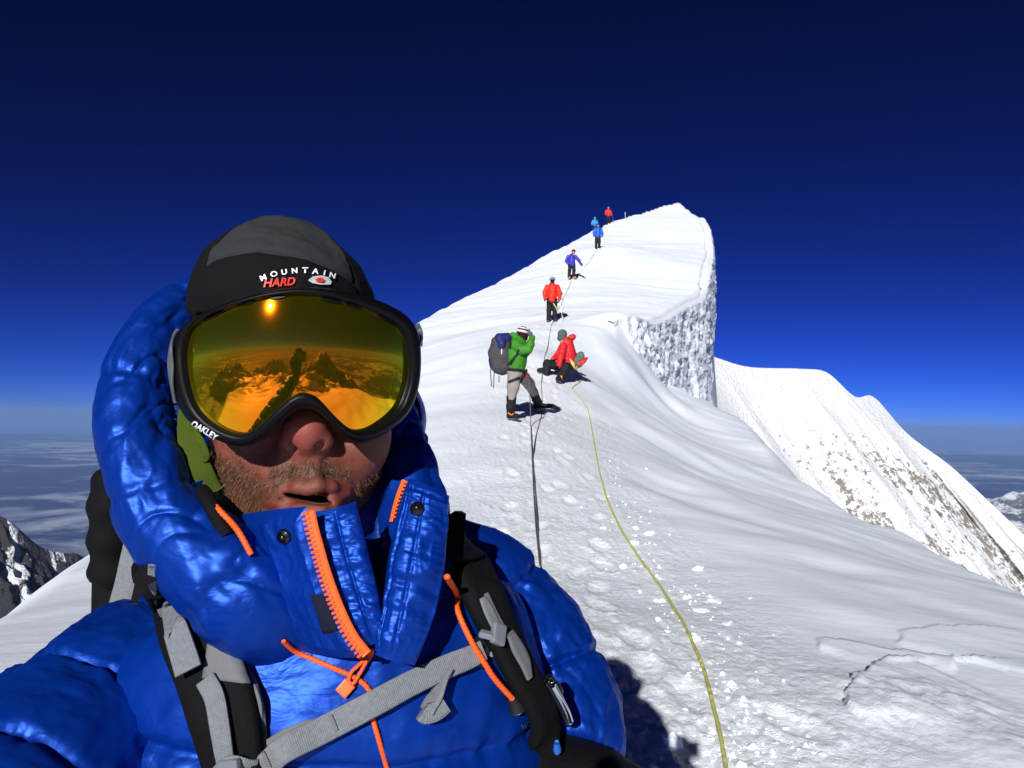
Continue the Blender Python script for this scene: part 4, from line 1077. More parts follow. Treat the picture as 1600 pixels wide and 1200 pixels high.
# slider with its pull loop
p, n = on(TREE, [(574, 1024)], 0.004)
m = boxmesh('zip_slider', 0.008, 0.011, 0.005, 0.0015); place(m, Vector(p[0]), basis(n[0], (0.5, 0, 0.8)))
m2 = boxmesh('zip_bar', 0.015, 0.003, 0.003, 0.001); place(m2, Vector(p[0]) + Vector((0.004, -0.002, 0.004)), basis(n[0], (0, 0, 1)))
link('zip_slider', join_meshes('zip_slider', [m, m2]), MATS['orange_zip'], jacket)
cord('zip_pull', [(573, 1028, .003), (560, 1040, .003), (550, 1052, .003), (545, 1064, .002), (552, 1068, .003), (562, 1056, .004), (574, 1032, .005)], 0.0014, MATS['orange_cord'], jacket, TREE, 0.003)
p, n = on(TREE, [(540, 1075)], 0.004); m = boxmesh('zip_pull_tab', 0.010, 0.011, 0.004, 0.0012); place(m, Vector(p[0]), basis(n[0], (0.6, 0, 0.7))); link('zip_pull_tab', m, MATS['orange_zip'], jacket)
# drawcords
cord('drawcord', [(322, 786, .001), (336, 802, .003), (352, 822, .004), (372, 845, .003), (391, 868, .0)], 0.0022, MATS['orange_cord'], jacket, TREE, 0.0035)
cord('cord_lock', [(312, 770, .002), (320, 783, .003), (332, 799, .002), (345, 818, -.001), (358, 836, -.003)], 0.0060, MATS['black_pad'], jacket, TREE, 0.0, None, 12, False)
cord('drawcord', [(441, 1000), (462, 1016), (490, 1030), (520, 1043), (545, 1055), (562, 1064), (574, 1074), (580, 1088), (582, 1120), (592, 1155), (606, 1200), (618, 1240)], 0.0019, MATS['orange_cord'], jacket, TREE, 0.0022)
for (x, y) in ((445, 838), (652, 795)):
    p, n = on(TREE, [(x, y)], 0.0015); bm = bmesh.new()
    bmesh.ops.create_cone(bm, cap_ends=True, segments=28, radius1=0.0058, radius2=0.0050, depth=0.0025)
    bmesh.ops.create_uvsphere(bm, u_segments=16, v_segments=8, radius=0.0026, matrix=Matrix.Translation((0, 0, 0.0008)))
    bmesh.ops.create_cone(bm, cap_ends=False, segments=28, radius1=0.0050, radius2=0.0036, depth=0.0014, matrix=Matrix.Translation((0, 0, 0.0018)))
    m = bpy.data.meshes.new('snap_button'); bm.to_mesh(m); bm.free(); m.polygons.foreach_set('use_smooth', np.ones(len(m.polygons), bool))
    place(m, Vector(p[0]), basis(n[0], (0, 0, 1))); link('snap_button', m, MATS['dark_metal'], jacket)
def patch(name, corners, tree, off, thick, mat, parent, n=10):
    c = np.array(corners, float); G = []
    for a in np.linspace(0, 1, n):
        for b in np.linspace(0, 1, n):
            x = (c[0] * (1 - b) + c[1] * b) * (1 - a) + (c[3] * (1 - b) + c[2] * b) * a; G.append((x[0], x[1]))
    p, nn = on(tree, G, off); f = grid_faces(n, n)
    a = p[f[0]]
    if np.cross(a[1] - a[0], a[2] - a[0]) @ nn[0] < 0: f = f[:, ::-1]
    v = np.vstack([p, p - nn * thick]); ring = [i for i in range(n)] + [i * n + n - 1 for i in range(1, n)] + [(n - 1) * n + i for i in range(n - 2, -1, -1)] + [i * n for i in range(n - 2, 0, -1)]
    fs = f.tolist() + (f[:, ::-1] + n * n).tolist() + [[ring[i], ring[(i + 1) % len(ring)], ring[(i + 1) % len(ring)] + n * n, ring[i] + n * n] for i in range(len(ring))]
    me = bpy.data.meshes.new(name); me.from_pydata(v.tolist(), [], fs); me.update(); me.polygons.foreach_set('use_smooth', np.ones(len(fs), bool))
    return link(name, me, mat, parent)
patch('velcro_patch', [(486, 930), (506, 928), (528, 985), (506, 990)], TREE, 0.0009, 0.002, MATS['velcro'], jacket)
text_wrap('chest_print', 'MOUNTAIN', TREE, 842, 1124, 8.0, MATS['faint_print'], jacket, -24, 0, 0, 1.05, 0.1, 0.0010)
text_wrap('chest_print', 'HARDWEAR', TREE, 849, 1134, 7.5, MATS['faint_print'], jacket, -24, 0, 0, 1.05, 0.1, 0.0010)

# green fleece strap, ear stud by the left cheek
tg = bvh_of([head, hood, bpy.data.objects['hood_lining']])
gp = np.array([list(P(*q)) for q in [(289, 640, .618), (295, 680, .608), (303, 712, .601), (317, 742, .598), (337, 768, .602)]])
link('neck_gaiter', ribbon(gp, [.010, .017, .018, .018, .012], .0025, [(0.25, -1, 0.1)] * 5, 40), MATS['green_fleece'], man)
gp = np.array([list(P(*q)) for q in [(303, 672, .600), (315, 690, .596), (323, 712, .596), (317, 716, .598), (305, 690, .599), (300, 672, .600)]])
link('gaiter_loop', ribbon(gp, .005, .0012, [(0.2, -1, 0.1)] * 6, 40), MATS['green_fleece'], man)
ear = empty('ear_bud', P(331, 714, .625)); tag(ear, "small blue ear bud with silver stud beside the foreground man's left-hand cheek", 'ear bud')
S = SDF(); S.ell(P(331, 713, .622), (.0062, .006, .0085)); v, f = S.mesh(.001); link('bud', mesh_np('bud', v, f), MATS['ear_blue'], ear)
S = SDF(); S.ball(P(341, 720, .616), .0026); v, f = S.mesh(.0006); link('stud', mesh_np('stud', v, f), MATS['metal'], ear)
S = SDF(); S.ball(P(341, 714, .617), .0022); v, f = S.mesh(.0006); link('stud', mesh_np('stud', v, f), MATS['ear_red'], ear)

# trousers, boots (below the frame, they cast the shadow), gloves
S = SDF(); bx, by = man.location.x, man.location.y; gz = man.location.z
hipL, hipR = Vector((bx - .10, by + .02, gz + .92)), Vector((bx + .12, by + .02, gz + .92))
S.ell((bx + .0, by, gz + .95), (.19, .14, .16), .05)
for h_, k_, a_ in ((hipL, (bx - .15, by - .02, gz + .50), (bx - .17, by + .04, gz + .13)), (hipR, (bx + .15, by + .06, gz + .50), (bx + .17, by + .14, gz + .13))):
    S.chain([h_, k_, a_], [.115, .088, .085], .04)
v, f = S.mesh(.012); link('trousers', mesh_np('trousers', v, f), MATS['trouser_black'], man)
for a_ in ((bx - .17, by + .04), (bx + .17, by + .14)):
    g = ground_z(*a_); S = SDF(); S.chain([(a_[0], a_[1] + .06, g + .06), (a_[0], a_[1] - .10, g + .055), (a_[0], a_[1] - .2, g + .05)], [.06, .058, .045], .03); S.cap((a_[0], a_[1] + .03, g + .06), (a_[0], a_[1] + .03, g + .25), .06, .066, .03)
    v, f = S.mesh(.009); link('boot', mesh_np('boot', v, f), MATS['black_pad'], man)
def glove(name, wrist, palm_dir, side, up, curl, parent, scale=1.0):
    """five-fingered glove: palm, four curled fingers, thumb from the side of the palm"""
    d = Vector(palm_dir).normalized(); u = Vector(up); u = (u - d * u.dot(d)).normalized(); s = d.cross(u) * side; w = Vector(wrist); k = scale
    S = SDF(); S.chain([w - d * .05 * k, w, w + d * .05 * k], [.040 * k, .038 * k, .036 * k], .02); S.ell(w + d * .055 * k, (.046 * k, .042 * k, .044 * k), .02)
    for i, (o, L) in enumerate(((-.033, .072), (-.011, .082), (.011, .078), (.032, .062))):
        b = w + d * .085 * k + s * o * k; c = curl
        m = b + (d * math.cos(c * .5) - u * math.sin(c * .5)) * L * .5 * k; e = m + (d * math.cos(c * 1.4) - u * math.sin(c * 1.4)) * L * .32 * k; t_ = e + (d * math.cos(c * 2.2) - u * math.sin(c * 2.2)) * L * .25 * k
        S.chain([b, m, e, t_], [.0145 * k, .0135 * k, .0125 * k, .0105 * k], .005)
    b = w + d * .03 * k - s * .038 * k; m = b + (d * .7 - s * .6 - u * .3).normalized() * .038 * k; t_ = m + (d * .9 - u * .4 + s * .1).normalized() * .03 * k
    S.chain([b, m, t_], [.017 * k, .015 * k, .012 * k], .008)
    v, f = S.mesh(.0035); return link(name, mesh_np(name, v, f), MATS['glove_black'], parent)
glove('glove', (-.030, -.018, -.098), (0.18, -0.25, 0.85), 1, (0.1, -1, -.1), 0.55, man, 0.9)
glove('glove', P(925, 1262, .640), (0.65, -0.6, -0.1), 1, (0.1, 0.2, 1), 0.5, man, 1.15)
# the pocket camera in his raised hand, behind the lens that takes this picture
pc = empty('pocket_camera', (0, -.03, -.02)); tag(pc, "black pocket camera held out in the foreground man's gloved hand, mirrored in the goggle lens", 'camera')
m = boxmesh('camera_body', .105, .026, .064, .006, 3); place(m, Vector((.005, -.032, -.004))); link('camera_body', m, MATS['black_plastic'], pc)
bm = bmesh.new(); bmesh.ops.create_cone(bm, cap_ends=True, segments=32, radius1=.022, radius2=.020, depth=.006); m = bpy.data.meshes.new('lens_ring'); bm.to_mesh(m); bm.free()
place(m, Vector((0, -.0165, 0)), Matrix.Rotation(R(90), 3, 'X')); link('lens_ring', m, MATS['dark_metal'], pc)

# ------------------------------------------------------------------ backpack on the man
bp_ = empty('backpack', P(340, 1300, .95)); tag(bp_, 'black and grey backpack worn by the foreground man, chest strap fastened', 'backpack')
m = boxmesh('pack_body', .30, .20, .52, .07, 6)
for q in m.vertices:
    q.co += Vector((0, 0, 0)) + q.co.normalized() * float(0.010 * math.sin(q.co.z * 46) + 0.006 * math.sin(q.co.x * 60 + q.co.y * 40))
m.polygons.foreach_set('use_smooth', np.ones(len(m.polygons), bool))
c_ = P(372, 1010, .955); place(m, c_); link('pack_body', m, MATS['black_pad'], bp_)
lid = SDF(); lid.chain([P(180, 765, .86), P(175, 820, .865), P(177, 880, .87), P(182, 900, .87)], [.018, .021, .022, .020], .02); lid.cap(P(172, 765, .87), P(300, 760, .93), .022, .03, .02)
v, f = lid.mesh(.006); v = v + vert_normals(v, f) * (0.003 * np.sin(v[:, 2] * 160))[:, None]; link('side_panel', mesh_np('side_panel', v, f), MATS['black_pad'], bp_)
def strap(name, pts, w, th, mat, tree, off=0.001, n=None, parent=None):
    p, nn = on(tree, pts, off); return link(name, ribbon(p, w, th, nn, n or 14 * len(pts)), mat, parent or bp_)
def strap3(name, pts, w, th, mat, nrm=(0, -1, 0.1), parent=None):
    p = PA(pts); return link(name, ribbon(p, w, th, [nrm] * len(p), 14 * len(p)), mat, parent or bp_)
# load-lifter webbing and lime sling behind the shoulder
strap3('load_lifter', [(206, 838, .80), (203, 870, .79), (196, 910, .785), (186, 950, .78)], [.014, .019, .021, .022], .002, MATS['grey_webbing'])
strap3('lime_sling', [(222, 905, .80), (230, 893, .79), (240, 884, .785)], .014, .006, MATS['lime_webbing'])
TNH = bvh_of([jacket, collar, placket, flap, sleeve_l, sleeve_r])
padL = strap('shoulder_strap', [(250, 880, -.01), (278, 930, .0), (312, 985, .008), (340, 1050, .008), (362, 1115, .008), (382, 1180, .008), (396, 1250, .008)], [.040, .046, .050, .050, .050, .050, .050], .010, MATS['black_pad'], TNH, 0.002)
padR = strap('shoulder_strap', [(700, 838, .004), (716, 880, .006), (736, 925, .008), (762, 985, .008), (792, 1045, .008), (826, 1110, .008), (862, 1180, .008), (900, 1250, .008)], [.042, .044, .040, .034, .030, .028, .028, .028], .010, MATS['black_pad'], TREE, 0.002)
T2 = bvh_of([jacket, hood2, collar, placket, flap, sleeve_l, sleeve_r, padL, padR])
strap('strap_piping', [(352, 960), (368, 995), (388, 1045), (402, 1095), (414, 1150), (424, 1200)], .0045, .002, MATS['grey_panel'], T2, 0.0012)
strap('strap_piping', [(757, 928), (772, 960), (790, 992), (808, 1022), (826, 1056)], .004, .002, MATS['grey_panel'], T2, 0.0012)
patch('strap_panel', [(327, 998), (369, 996), (397, 1070), (318, 1060)], T2, 0.0022, 0.004, MATS['grey_panel'], bp_)
strap('webbing', [(240, 885, .004), (248, 915, .004), (256, 950, .002), (258, 965)], [.006, .007, .006, .003], .0015, MATS['grey_webbing'], T2, 0.0025)
strap('webbing', [(271, 912, .006), (279, 950, .006), (284, 985, .006), (288, 992, .0075), (297, 1020, .0075), (307, 1050, .008)], [.007, .014, .016, .0185, .0195, .020], .0022, MATS['grey_webbing'], T2, 0.0025)
strap('webbing', [(326, 1062, .002), (340, 1090, .002), (348, 1130, .002), (356, 1165, .003), (364, 1192, .004), (372, 1225, .004)], .0145, .0018, MATS['grey_webbing'], T2, 0.0025)
strap('webbing', [(750, 935), (760, 955), (771, 978), (777, 992, .003)], [.006, .010, .010, .009], .0018, MATS['grey_webbing'], T2, 0.0025)
strap('webbing', [(787, 992, .004), (800, 1012, .002), (813, 1034, .001), (822, 1060)], [.008, .013, .012, .006], .0022, MATS['grey_panel'], T2, 0.003)
# tri-glide and chest buckle
def gear(name, px, py, sx, sy, sz, mat, tree, off, ang, bev=0.002, hole=None):
    p, n = on(tree, [(px, py)], off); up = Matrix.Rotation(R(-ang), 3, Vector(n[0])) @ Vector((0, 0, 1))
    if hole:
        ms = []; B = basis(n[0], up)
        for dx, dy, wx, wy in ((0, (sy - hole) / 2, sx, hole), (0, -(sy - hole) / 2, sx, hole), ((sx - hole) / 2, 0, hole, sy), (-(sx - hole) / 2, 0, hole, sy)):
            m = boxmesh('g', wx, wy, sz, bev); place(m, Vector((dx, dy, 0))); ms.append(m)
        m = join_meshes(name, ms); place(m, Vector(p[0]), B)
    else:
        m = boxmesh(name, sx, sy, sz, bev, 3); place(m, Vector(p[0]), basis(n[0], up))
    return link(name, m, mat, bp_)
gear('adjuster', 771, 993, .013, .017, .006, MATS['grey_plastic'], T2, .006, 28, .0025)
gear('adjuster', 764, 985, .012, .005, .007, MATS['grey_plastic'], T2, .007, 10, .002)
gear('buckle', 738, 1020, .018, .020, .006, MATS['black_plastic'], T2, .008, 28, .0012, .0035)
strap('buckle_clip', [(741, 992, .004), (752, 1000, .006), (759, 1015, .006), (758, 1025, .004)], [.003, .0055, .0055, .002], .004, MATS['grey_plastic'], T2, 0.004)
ster = strap('chest_strap', [(352, 1206, .004), (376, 1196, .005), (418, 1176, .012), (455, 1162, .014), (500, 1140, .009), (540, 1120, .008), (590, 1092, .008), (640, 1066, .007), (690, 1044, .007), (722, 1028, .008), (742, 1018, .009)], [.015, .017, .018, .018, .0185, .0185, .0185, .018, .0175, .017, .0155], .0018, MATS['grey_webbing'], T2, 0.004, 160)
strap('chest_strap_fold', [(420, 1158, .003), (450, 1146, .004), (485, 1132, .005), (515, 1124, .007)], [.004, .008, .008, .004], .0015, MATS['grey_panel'], T2, 0.003)
for x, y, a in ((522, 1132, 0), (418, 1188, 0)):
    p, n = on(bvh_of([ster]), [(x - 6, y - 14), (x, y), (x + 4, y + 10)], 0.0008); link('stitching', ribbon(p, .0030, .0006, n, 12), MATS['grey_panel'], bp_)
gear('chest_buckle', 376, 1194, .016, .011, .006, MATS['grey_plastic'], T2, .011, -15, .002)
tail = PA([(690, 1040, .515), (684, 1060, .512), (676, 1082, .508), (668, 1098, .506), (660, 1118, .507)])
p0, n0 = on(T2, [(692, 1040), (684, 1062), (676, 1082), (668, 1098), (662, 1114)], 0.012)
link('strap_tail', ribbon(p0, [.012, .014, .016, .017, .017], .0018, [Vector((-.75, -.6, .1))] * 5, 40), MATS['grey_webbing'], bp_)
p1, n1 = on(T2, [(650, 1108), (658, 1112), (672, 1106), (684, 1096)], 0.014)
link('strap_tail_roll', ribbon(p1, .014, .004, n1, 30), MATS['grey_webbing'], bp_)
# hanging hood cord with its end cap, over the strap
cord('drawcord', [(691, 893, .004), (697, 925, .006), (706, 960, .007), (722, 1000, .010), (742, 1036, .010), (762, 1062, .008), (783, 1084, .007)], 0.0023, MATS['orange_cord'], jacket, T2, 0.006)
p, n = on(T2, [(781, 1082, .002), (789, 1093, .002), (797, 1104, .001)], 0.008)
tube_obj('cord_end', p, [.0035, .0058, .0078], 14, 16, MATS['black_plastic'], jacket)
# carabiner hanging from the strap
cb = empty('carabiner', P(855, 1095, .6)); tag(cb, "silver carabiner clipped at the foot of the foreground man's right-hand shoulder strap", 'carabiner')
p, n = on(T2, [(838, 1064), (848, 1080), (858, 1098), (868, 1116), (873, 1124), (880, 1120), (872, 1100), (860, 1080), (850, 1064), (842, 1058)], 0.010)
tube_obj('loop', np.vstack([p, p[:1]]), [.0024] * 11, 90, 12, MATS['dark_metal'], cb)
p, n = on(T2, [(842, 1070), (852, 1088), (862, 1106), (869, 1120)], 0.014); tube_obj('gate', p, [.0028] * 4, 30, 14, MATS['metal'], cb)
p, n = on(T2, [(855, 1148), (862, 1158), (868, 1166)], 0.010); ab = tube_obj('buckle', p, [.002, .0035, .002], 20, 14, MATS['ear_blue'], None); tag(ab, "small glossy blue clip near the bottom edge beside the black strap of the foreground man", 'clip')
# ------------------------------------------------------------------ climbers up the ridge
_DS = np.concatenate([np.arange(1.5, 12, .02), np.arange(12, 60, .06), np.arange(60, 112, .15)])
def ground_hit(px, py):
    d0 = np.array(P(px, py, 1.0)); Q = d0[None] * _DS[:, None]
    h = ridge_height(Q[:, 0], Q[:, 1])[0]; k = np.where(Q[:, 2] < h)[0]
    return float(_DS[k[0]]) if len(k) else None
simple('skin_far', (0.36, 0.17, 0.11), 0.6); simple('green_shell', (0.035, 0.20, 0.012), 0.6, 0, 0.3, 30, 0.4, 0.02); simple('red_shell', (0.55, 0.015, 0.02), 0.55, 0, 0.3, 30, 0.4, 0.02)
simple('red_down', (0.72, 0.025, 0.012), 0.5, 0, 0.3, 18, 0.5, 0.03); simple('violet_down', (0.035, 0.03, 0.36), 0.5, 0, 0.35, 18, 0.5, 0.03); simple('azure_down', (0.006, 0.09, 0.50), 0.5, 0, 0.35, 18, 0.5, 0.03)
simple('sky_down', (0.02, 0.22, 0.62), 0.5, 0, 0.35, 18, 0.5, 0.03); simple('tan_trousers', (0.26, 0.225, 0.205), 0.8, 0, 0.2, 25, 0.5, 0.02); simple('black_trousers', (0.010, 0.010, 0.013), 0.75, 0, 0.25, 25, 0.5, 0.02)
simple('grey_wool', (0.085, 0.105, 0.105), 0.9, 0, 0.1, 60, 0.5, 0.01); simple('dark_wool', (0.02, 0.016, 0.02), 0.9, 0, 0.1, 60, 0.5, 0.01); simple('white_wool', (0.72, 0.66, 0.68), 0.9); simple('maroon_wool', (0.06, 0.01, 0.02), 0.9)
simple('navy_pack', (0.012, 0.018, 0.10), 0.6, 0, 0.3, 30, 0.4, 0.015); simple('grey_pack', (0.055, 0.05, 0.055), 0.75, 0, 0.2, 30, 0.4, 0.015); simple('olive_pack', (0.10, 0.125, 0.10), 0.75); simple('boot_orange', (0.75, 0.22, 0.02), 0.55); simple('boot_tan', (0.55, 0.32, 0.12), 0.6)
simple('sky_hat', (0.12, 0.24, 0.33), 0.8); simple('rope_yellow', (0.50, 0.50, 0.13), 0.8, 0, 0.2, 120, 0.6, 0.004); simple('rope_dark', (0.10, 0.085, 0.08), 0.85); simple('steel', (0.45, 0.46, 0.48), 0.3, 0.9); simple('wand', (0.75, 0.72, 0.6), 0.6); simple('red_gear', (0.6, 0.02, 0.02), 0.5)

def solid(name, S, h, mat, parent, wr=0.0, seed=0, fq=9.0):
    v, f = S.mesh(h)
    if wr: v = v + vert_normals(v, f) * (wr * fbm(v[:, 0] * fq, v[:, 1] * fq, v[:, 2] * fq * 1.5, 3, seed) + wr * 0.8 * (ridged(v[:, 0] * fq * .6, v[:, 1] * fq * .6, v[:, 2] * fq, 2, seed + 3) - .5))[:, None]
    return link(name, mesh_np(name, v, f), mat, parent)
def crampon(parent, heel, toe, up=(0, 0, 1), w=0.045, sp=0.03, mat='steel'):
    heel, toe = Vector(heel), Vector(toe); d = (toe - heel).normalized(); u = Vector(up); s = d.cross(u).normalized(); L = (toe - heel).length; ms = []
    bm = bmesh.new()
    def spike(b, dr, r=0.007):
        m = Matrix.Translation(b + dr * sp * .5) @ dr.to_track_quat('Z', 'Y').to_matrix().to_4x4(); bmesh.ops.create_cone(bm, cap_ends=True, segments=5, radius1=r, radius2=0.001, depth=sp, matrix=m)
    for t in (0.0, 0.2, 0.65, 0.9):
        for q in (-1, 1): spike(heel + d * L * t + s * q * w, -u)
    for q in (-.6, .6): spike(toe + s * q * w, (d - u * .25).normalized())
    for q in (-1, 1):
        mm = Matrix.Translation((heel + toe) / 2 + s * q * w) @ d.to_track_quat('Z', 'Y').to_matrix().to_4x4() @ Matrix.Diagonal((.012, .006, L, 1)); bmesh.ops.create_cube(bm, size=1, matrix=mm)
    me = bpy.data.meshes.new('crampon'); bm.to_mesh(me); bm.free(); link('crampon', me, MATS[mat], parent)
def boot(parent, ankle, toe_dir, L, mat, accent=None, h=0.012, crampons=True, top=.22):
    a = Vector(ankle); d = Vector(toe_dir).normalized(); S = SDF()
    heel = a - d * .05; toe = a + d * (L - .09)
    S.chain([heel + Vector((0, 0, .045)), a + d * .08 + Vector((0, 0, .05)), toe + Vector((0, 0, .045))], [.055, .052, .045], .03); S.cap(a + Vector((0, 0, .05)), a - d * .01 + Vector((0, 0, top)), .058, .064, .03)
    o = solid('boot', S, h, MATS[mat], parent)
    if accent:
        c = a + d * .07 + Vector((0, 0, .075)); up = Vector((0, 0, 1)); s = d.cross(up).normalized()
        if s.dot(Vector((0, -1, 0))) < 0: s = -s
        pts = [list(a + d * .0 + s * .062 + up * .13), list(a + d * .05 + s * .062 + up * .085), list(a + d * .13 + s * .052 + up * .065), list(a + d * .18 + s * .045 + up * .09)]
        tube_obj('boot_trim', pts, [.012] * 4, 20, 8, MATS[accent], parent)
    if crampons: crampon(parent, heel + Vector((0, 0, -.005)), toe + Vector((0, 0, -.005)))
    return o
def small_glove(parent, c, d, mat='glove_black', h=0.012, s=1.0):
    c = Vector(c); d = Vector(d).normalized(); u = d.orthogonal().normalized(); w = d.cross(u); S = SDF()
    S.cap(c - d * .06 * s, c + d * .03 * s, .042 * s, .044 * s, .02)
    for o in (-.03, -.01, .01, .03): S.chain([c + d * .04 * s + w * o * s, c + d * .085 * s + w * o * s, c + d * .10 * s + w * o * s + u * .025 * s], [.015 * s, .0135 * s, .012 * s], .006)
    S.chain([c - w * .035 * s, c - w * .06 * s + d * .035 * s], [.017 * s, .014 * s], .008); return solid('glove', S, h, MATS[mat], parent)
def face_small(parent, c, fwd, r, h, mat='skin_far'):
    c = Vector(c); f = Vector(fwd).normalized(); S = SDF(); S.ell(c, (r * .86, r * .95, r * 1.15), .03); S.cap(c - Vector((0, 0, r * .8)), c - Vector((0, 0, r * 1.9)), r * .55, r * .6, .03)
    S.ell(c + f * r * .55 - Vector((0, 0, r * .55)), (r * .5, r * .5, r * .5), .03); S.ball(c + f * r * 1.0 - Vector((0, 0, r * .12)), r * .17, .02)
    return solid('body', S, h, MATS[mat], parent)

def green_climber():
    dl = ground_hit(799, 657); dr = ground_hit(848, 643); d0 = dl
    J = lambda zx, zy, dd=0.0: P(740 + zx / 6, 480 + zy / 6, d0 + dd)
    root = empty('person', J(360, 1060)); tag(root, 'climber in green jacket and striped hat standing with one hand raised to the face', 'person', 'climbers roped up along the ridge')
    fwd = Vector((1, .35, 0)).normalized(); dd2 = dr - dl; hh = .012
    face_small(root, J(458, 262), fwd, .098, hh, 'dark_wool')
    # striped hat: alternate rings
    hc = J(457, 238); n_ = 6
    hat = empty('hat', hc); hat.parent = root; hat.location = hc - root.location
    for i in range(n_):
        e0, e1 = R(-18 + i * 18), R(-18 + (i + 1) * 18)
        A, E = np.meshgrid(np.linspace(0, 2 * math.pi, 24, endpoint=False), np.linspace(e0, min(e1, R(89)), 5), indexing='ij')
        g = 1 + .03 * np.cos((E - e0) / (e1 - e0) * 2 * math.pi - math.pi) 
        q = np.stack([np.cos(A) * np.cos(E) * .108 * g, np.sin(A) * np.cos(E) * .115 * g, np.sin(E) * .118 * g], -1); rot = np.array(Matrix.Rotation(R(12), 3, 'Y'))
        v = q.reshape(-1, 3) @ rot.T + np.array(hc); link('knit_stripe', mesh_np('knit_stripe', v, grid_faces(24, 5, True, False)[:, ::-1][:, ::-1]), MATS['white_wool' if i % 2 else 'maroon_wool'], hat)
    S = SDF(); S.chain([J(400, 590), J(405, 460), J(415, 360)], [.165, .185, .165], .06); S.cap(J(415, 350), J(425, 315), .13, .09, .05); S.ell(J(372, 262, .02), (.075, .075, .05), .04)
    S.chain([J(390, 350, -.12), J(455, 400, -.22), J(505, 400, -.24)], [.09, .083, .075], .04); S.chain([J(505, 400, -.24), J(535, 340, -.2), J(552, 285, -.12)], [.075, .066, .056], .03)
    S.chain([J(440, 350, .14), J(490, 420, .22), J(525, 360, .2), J(545, 290, .08)], [.085, .075, .065, .055], .04)
    jk = solid('jacket', S, hh, MATS['green_shell'], root, .014, 501, 8)
    small_glove(root, J(535, 262, -.05), J(520, 238, -.05) - J(548, 285, -.05), 'grey_wool', .01)
    S = SDF(); S.ell(J(398, 598), (.17, .15, .11), .05); S.chain([J(382, 630, -.06), J(372, 740, -.08), J(355, 850, -.06)], [.125, .105, .085], .05); S.chain([J(440, 630, .08), J(520, 720, dd2 * .35), J(562, 800, dd2 * .6)], [.125, .105, .085], .05)
    solid('trousers', S, hh, MATS['tan_trousers'], root, .012, 505, 8)
    aL, aR = J(348, 1035), P(740 + 610 / 6, 480 + 960 / 6, dr)
    aL = Vector((aL.x, aL.y, ground_z(aL.x, aL.y) + .03)); aR = Vector((aR.x, aR.y, ground_z(aR.x, aR.y) + .03))
    for a, k in ((aL, J(356, 835, -.06)), (aR, J(560, 790, dd2 * .6))):
        S = SDF(); S.chain([k, k.lerp(a, .5) + Vector((0, 0, .02)), a + Vector((0, 0, .12))], [.09, .084, .076], .03); solid('gaiter', S, hh, MATS['black_trousers'], root, .006, 509)
    boot(root, aL, (.45, -.8, 0), .31, 'black_trousers', 'boot_orange', .01, True, .16); boot(root, aR, (1, -.12, .05), .34, 'black_trousers', 'boot_orange', .01, True, .16)
    # harness
    t = bvh_of([o for o in root.children if o.name.startswith(('jacket', 'trousers'))])
    Z = lambda l: [(740 + a / 6, 480 + b / 6) for a, b in l]
    for nm, pts, w in (('waist_belt', [(322, 585), (370, 590), (420, 592), (470, 600), (505, 590)], .055), ('leg_loop', [(330, 705), (360, 690), (400, 672), (432, 660)], .045), ('leg_loop', [(440, 700), (452, 670), (470, 640), (480, 610)], .04), ('chest_strap', [(345, 540), (375, 490), (405, 440), (430, 400)], .03)):
        p, n = on(t, Z(pts), .008, d0); link(nm, ribbon(p, w, .012, n, 24), MATS['black_webbing'], root)
    p, n = on(t, Z([(482, 640), (495, 650), (500, 670)]), .02, d0); tube_obj('harness_gear', p, [.02, .03, .02], 12, 8, MATS['red_gear'], root)
    # backpack
    b = empty('backpack', J(250, 620)); tag(b, 'navy and grey backpack carried by the climber in the green jacket', 'backpack')
    S = SDF(); S.chain([J(232, 330, .0), J(222, 430), J(245, 560)], [.125, .15, .15], .05); S.chain([J(285, 330, .02), J(285, 450), J(290, 570)], [.12, .14, .12], .06); solid('pack_body', S, .014, MATS['grey_pack'], b, .02, 521, 7)
    S = SDF(); S.chain([J(250, 300, -.02), J(310, 290, .02)], [.105, .10], .05); S.ell(J(262, 350, -.06), (.10, .12, .12), .05); S.chain([J(180, 470, -.0), J(190, 560, 0)], [.07, .07], .04); solid('lid', S, .014, MATS['navy_pack'], b, .015, 523, 7)
    tb = bvh_of(list(b.children)); p, n = on(tb, Z([(264, 390), (263, 415), (262, 440)]), .004, d0); link('label_patch', ribbon(p, .02, .006, n, 8), MATS['white_wool'], b)
    for pts in ([(160, 580), (162, 660), (170, 745)], [(192, 610), (190, 690), (186, 760)], [(238, 640), (239, 705)]):
        q = [J(x, y, -.02) for x, y in pts]; link('hanging_strap', ribbon([list(k) for k in q], .016, .004, [(0, -1, 0)] * len(q), 12), MATS['black_webbing'], b)
    for pts in ([(345, 300), (352, 340), (350, 385)], [(330, 540), (370, 490), (410, 440)]):
        p, n = on(t, Z(pts), .012, d0); link('shoulder_strap', ribbon(p, .035, .012, n, 16), MATS['black_webbing'], b)
    return d0, J
GD, GJ = green_climber()

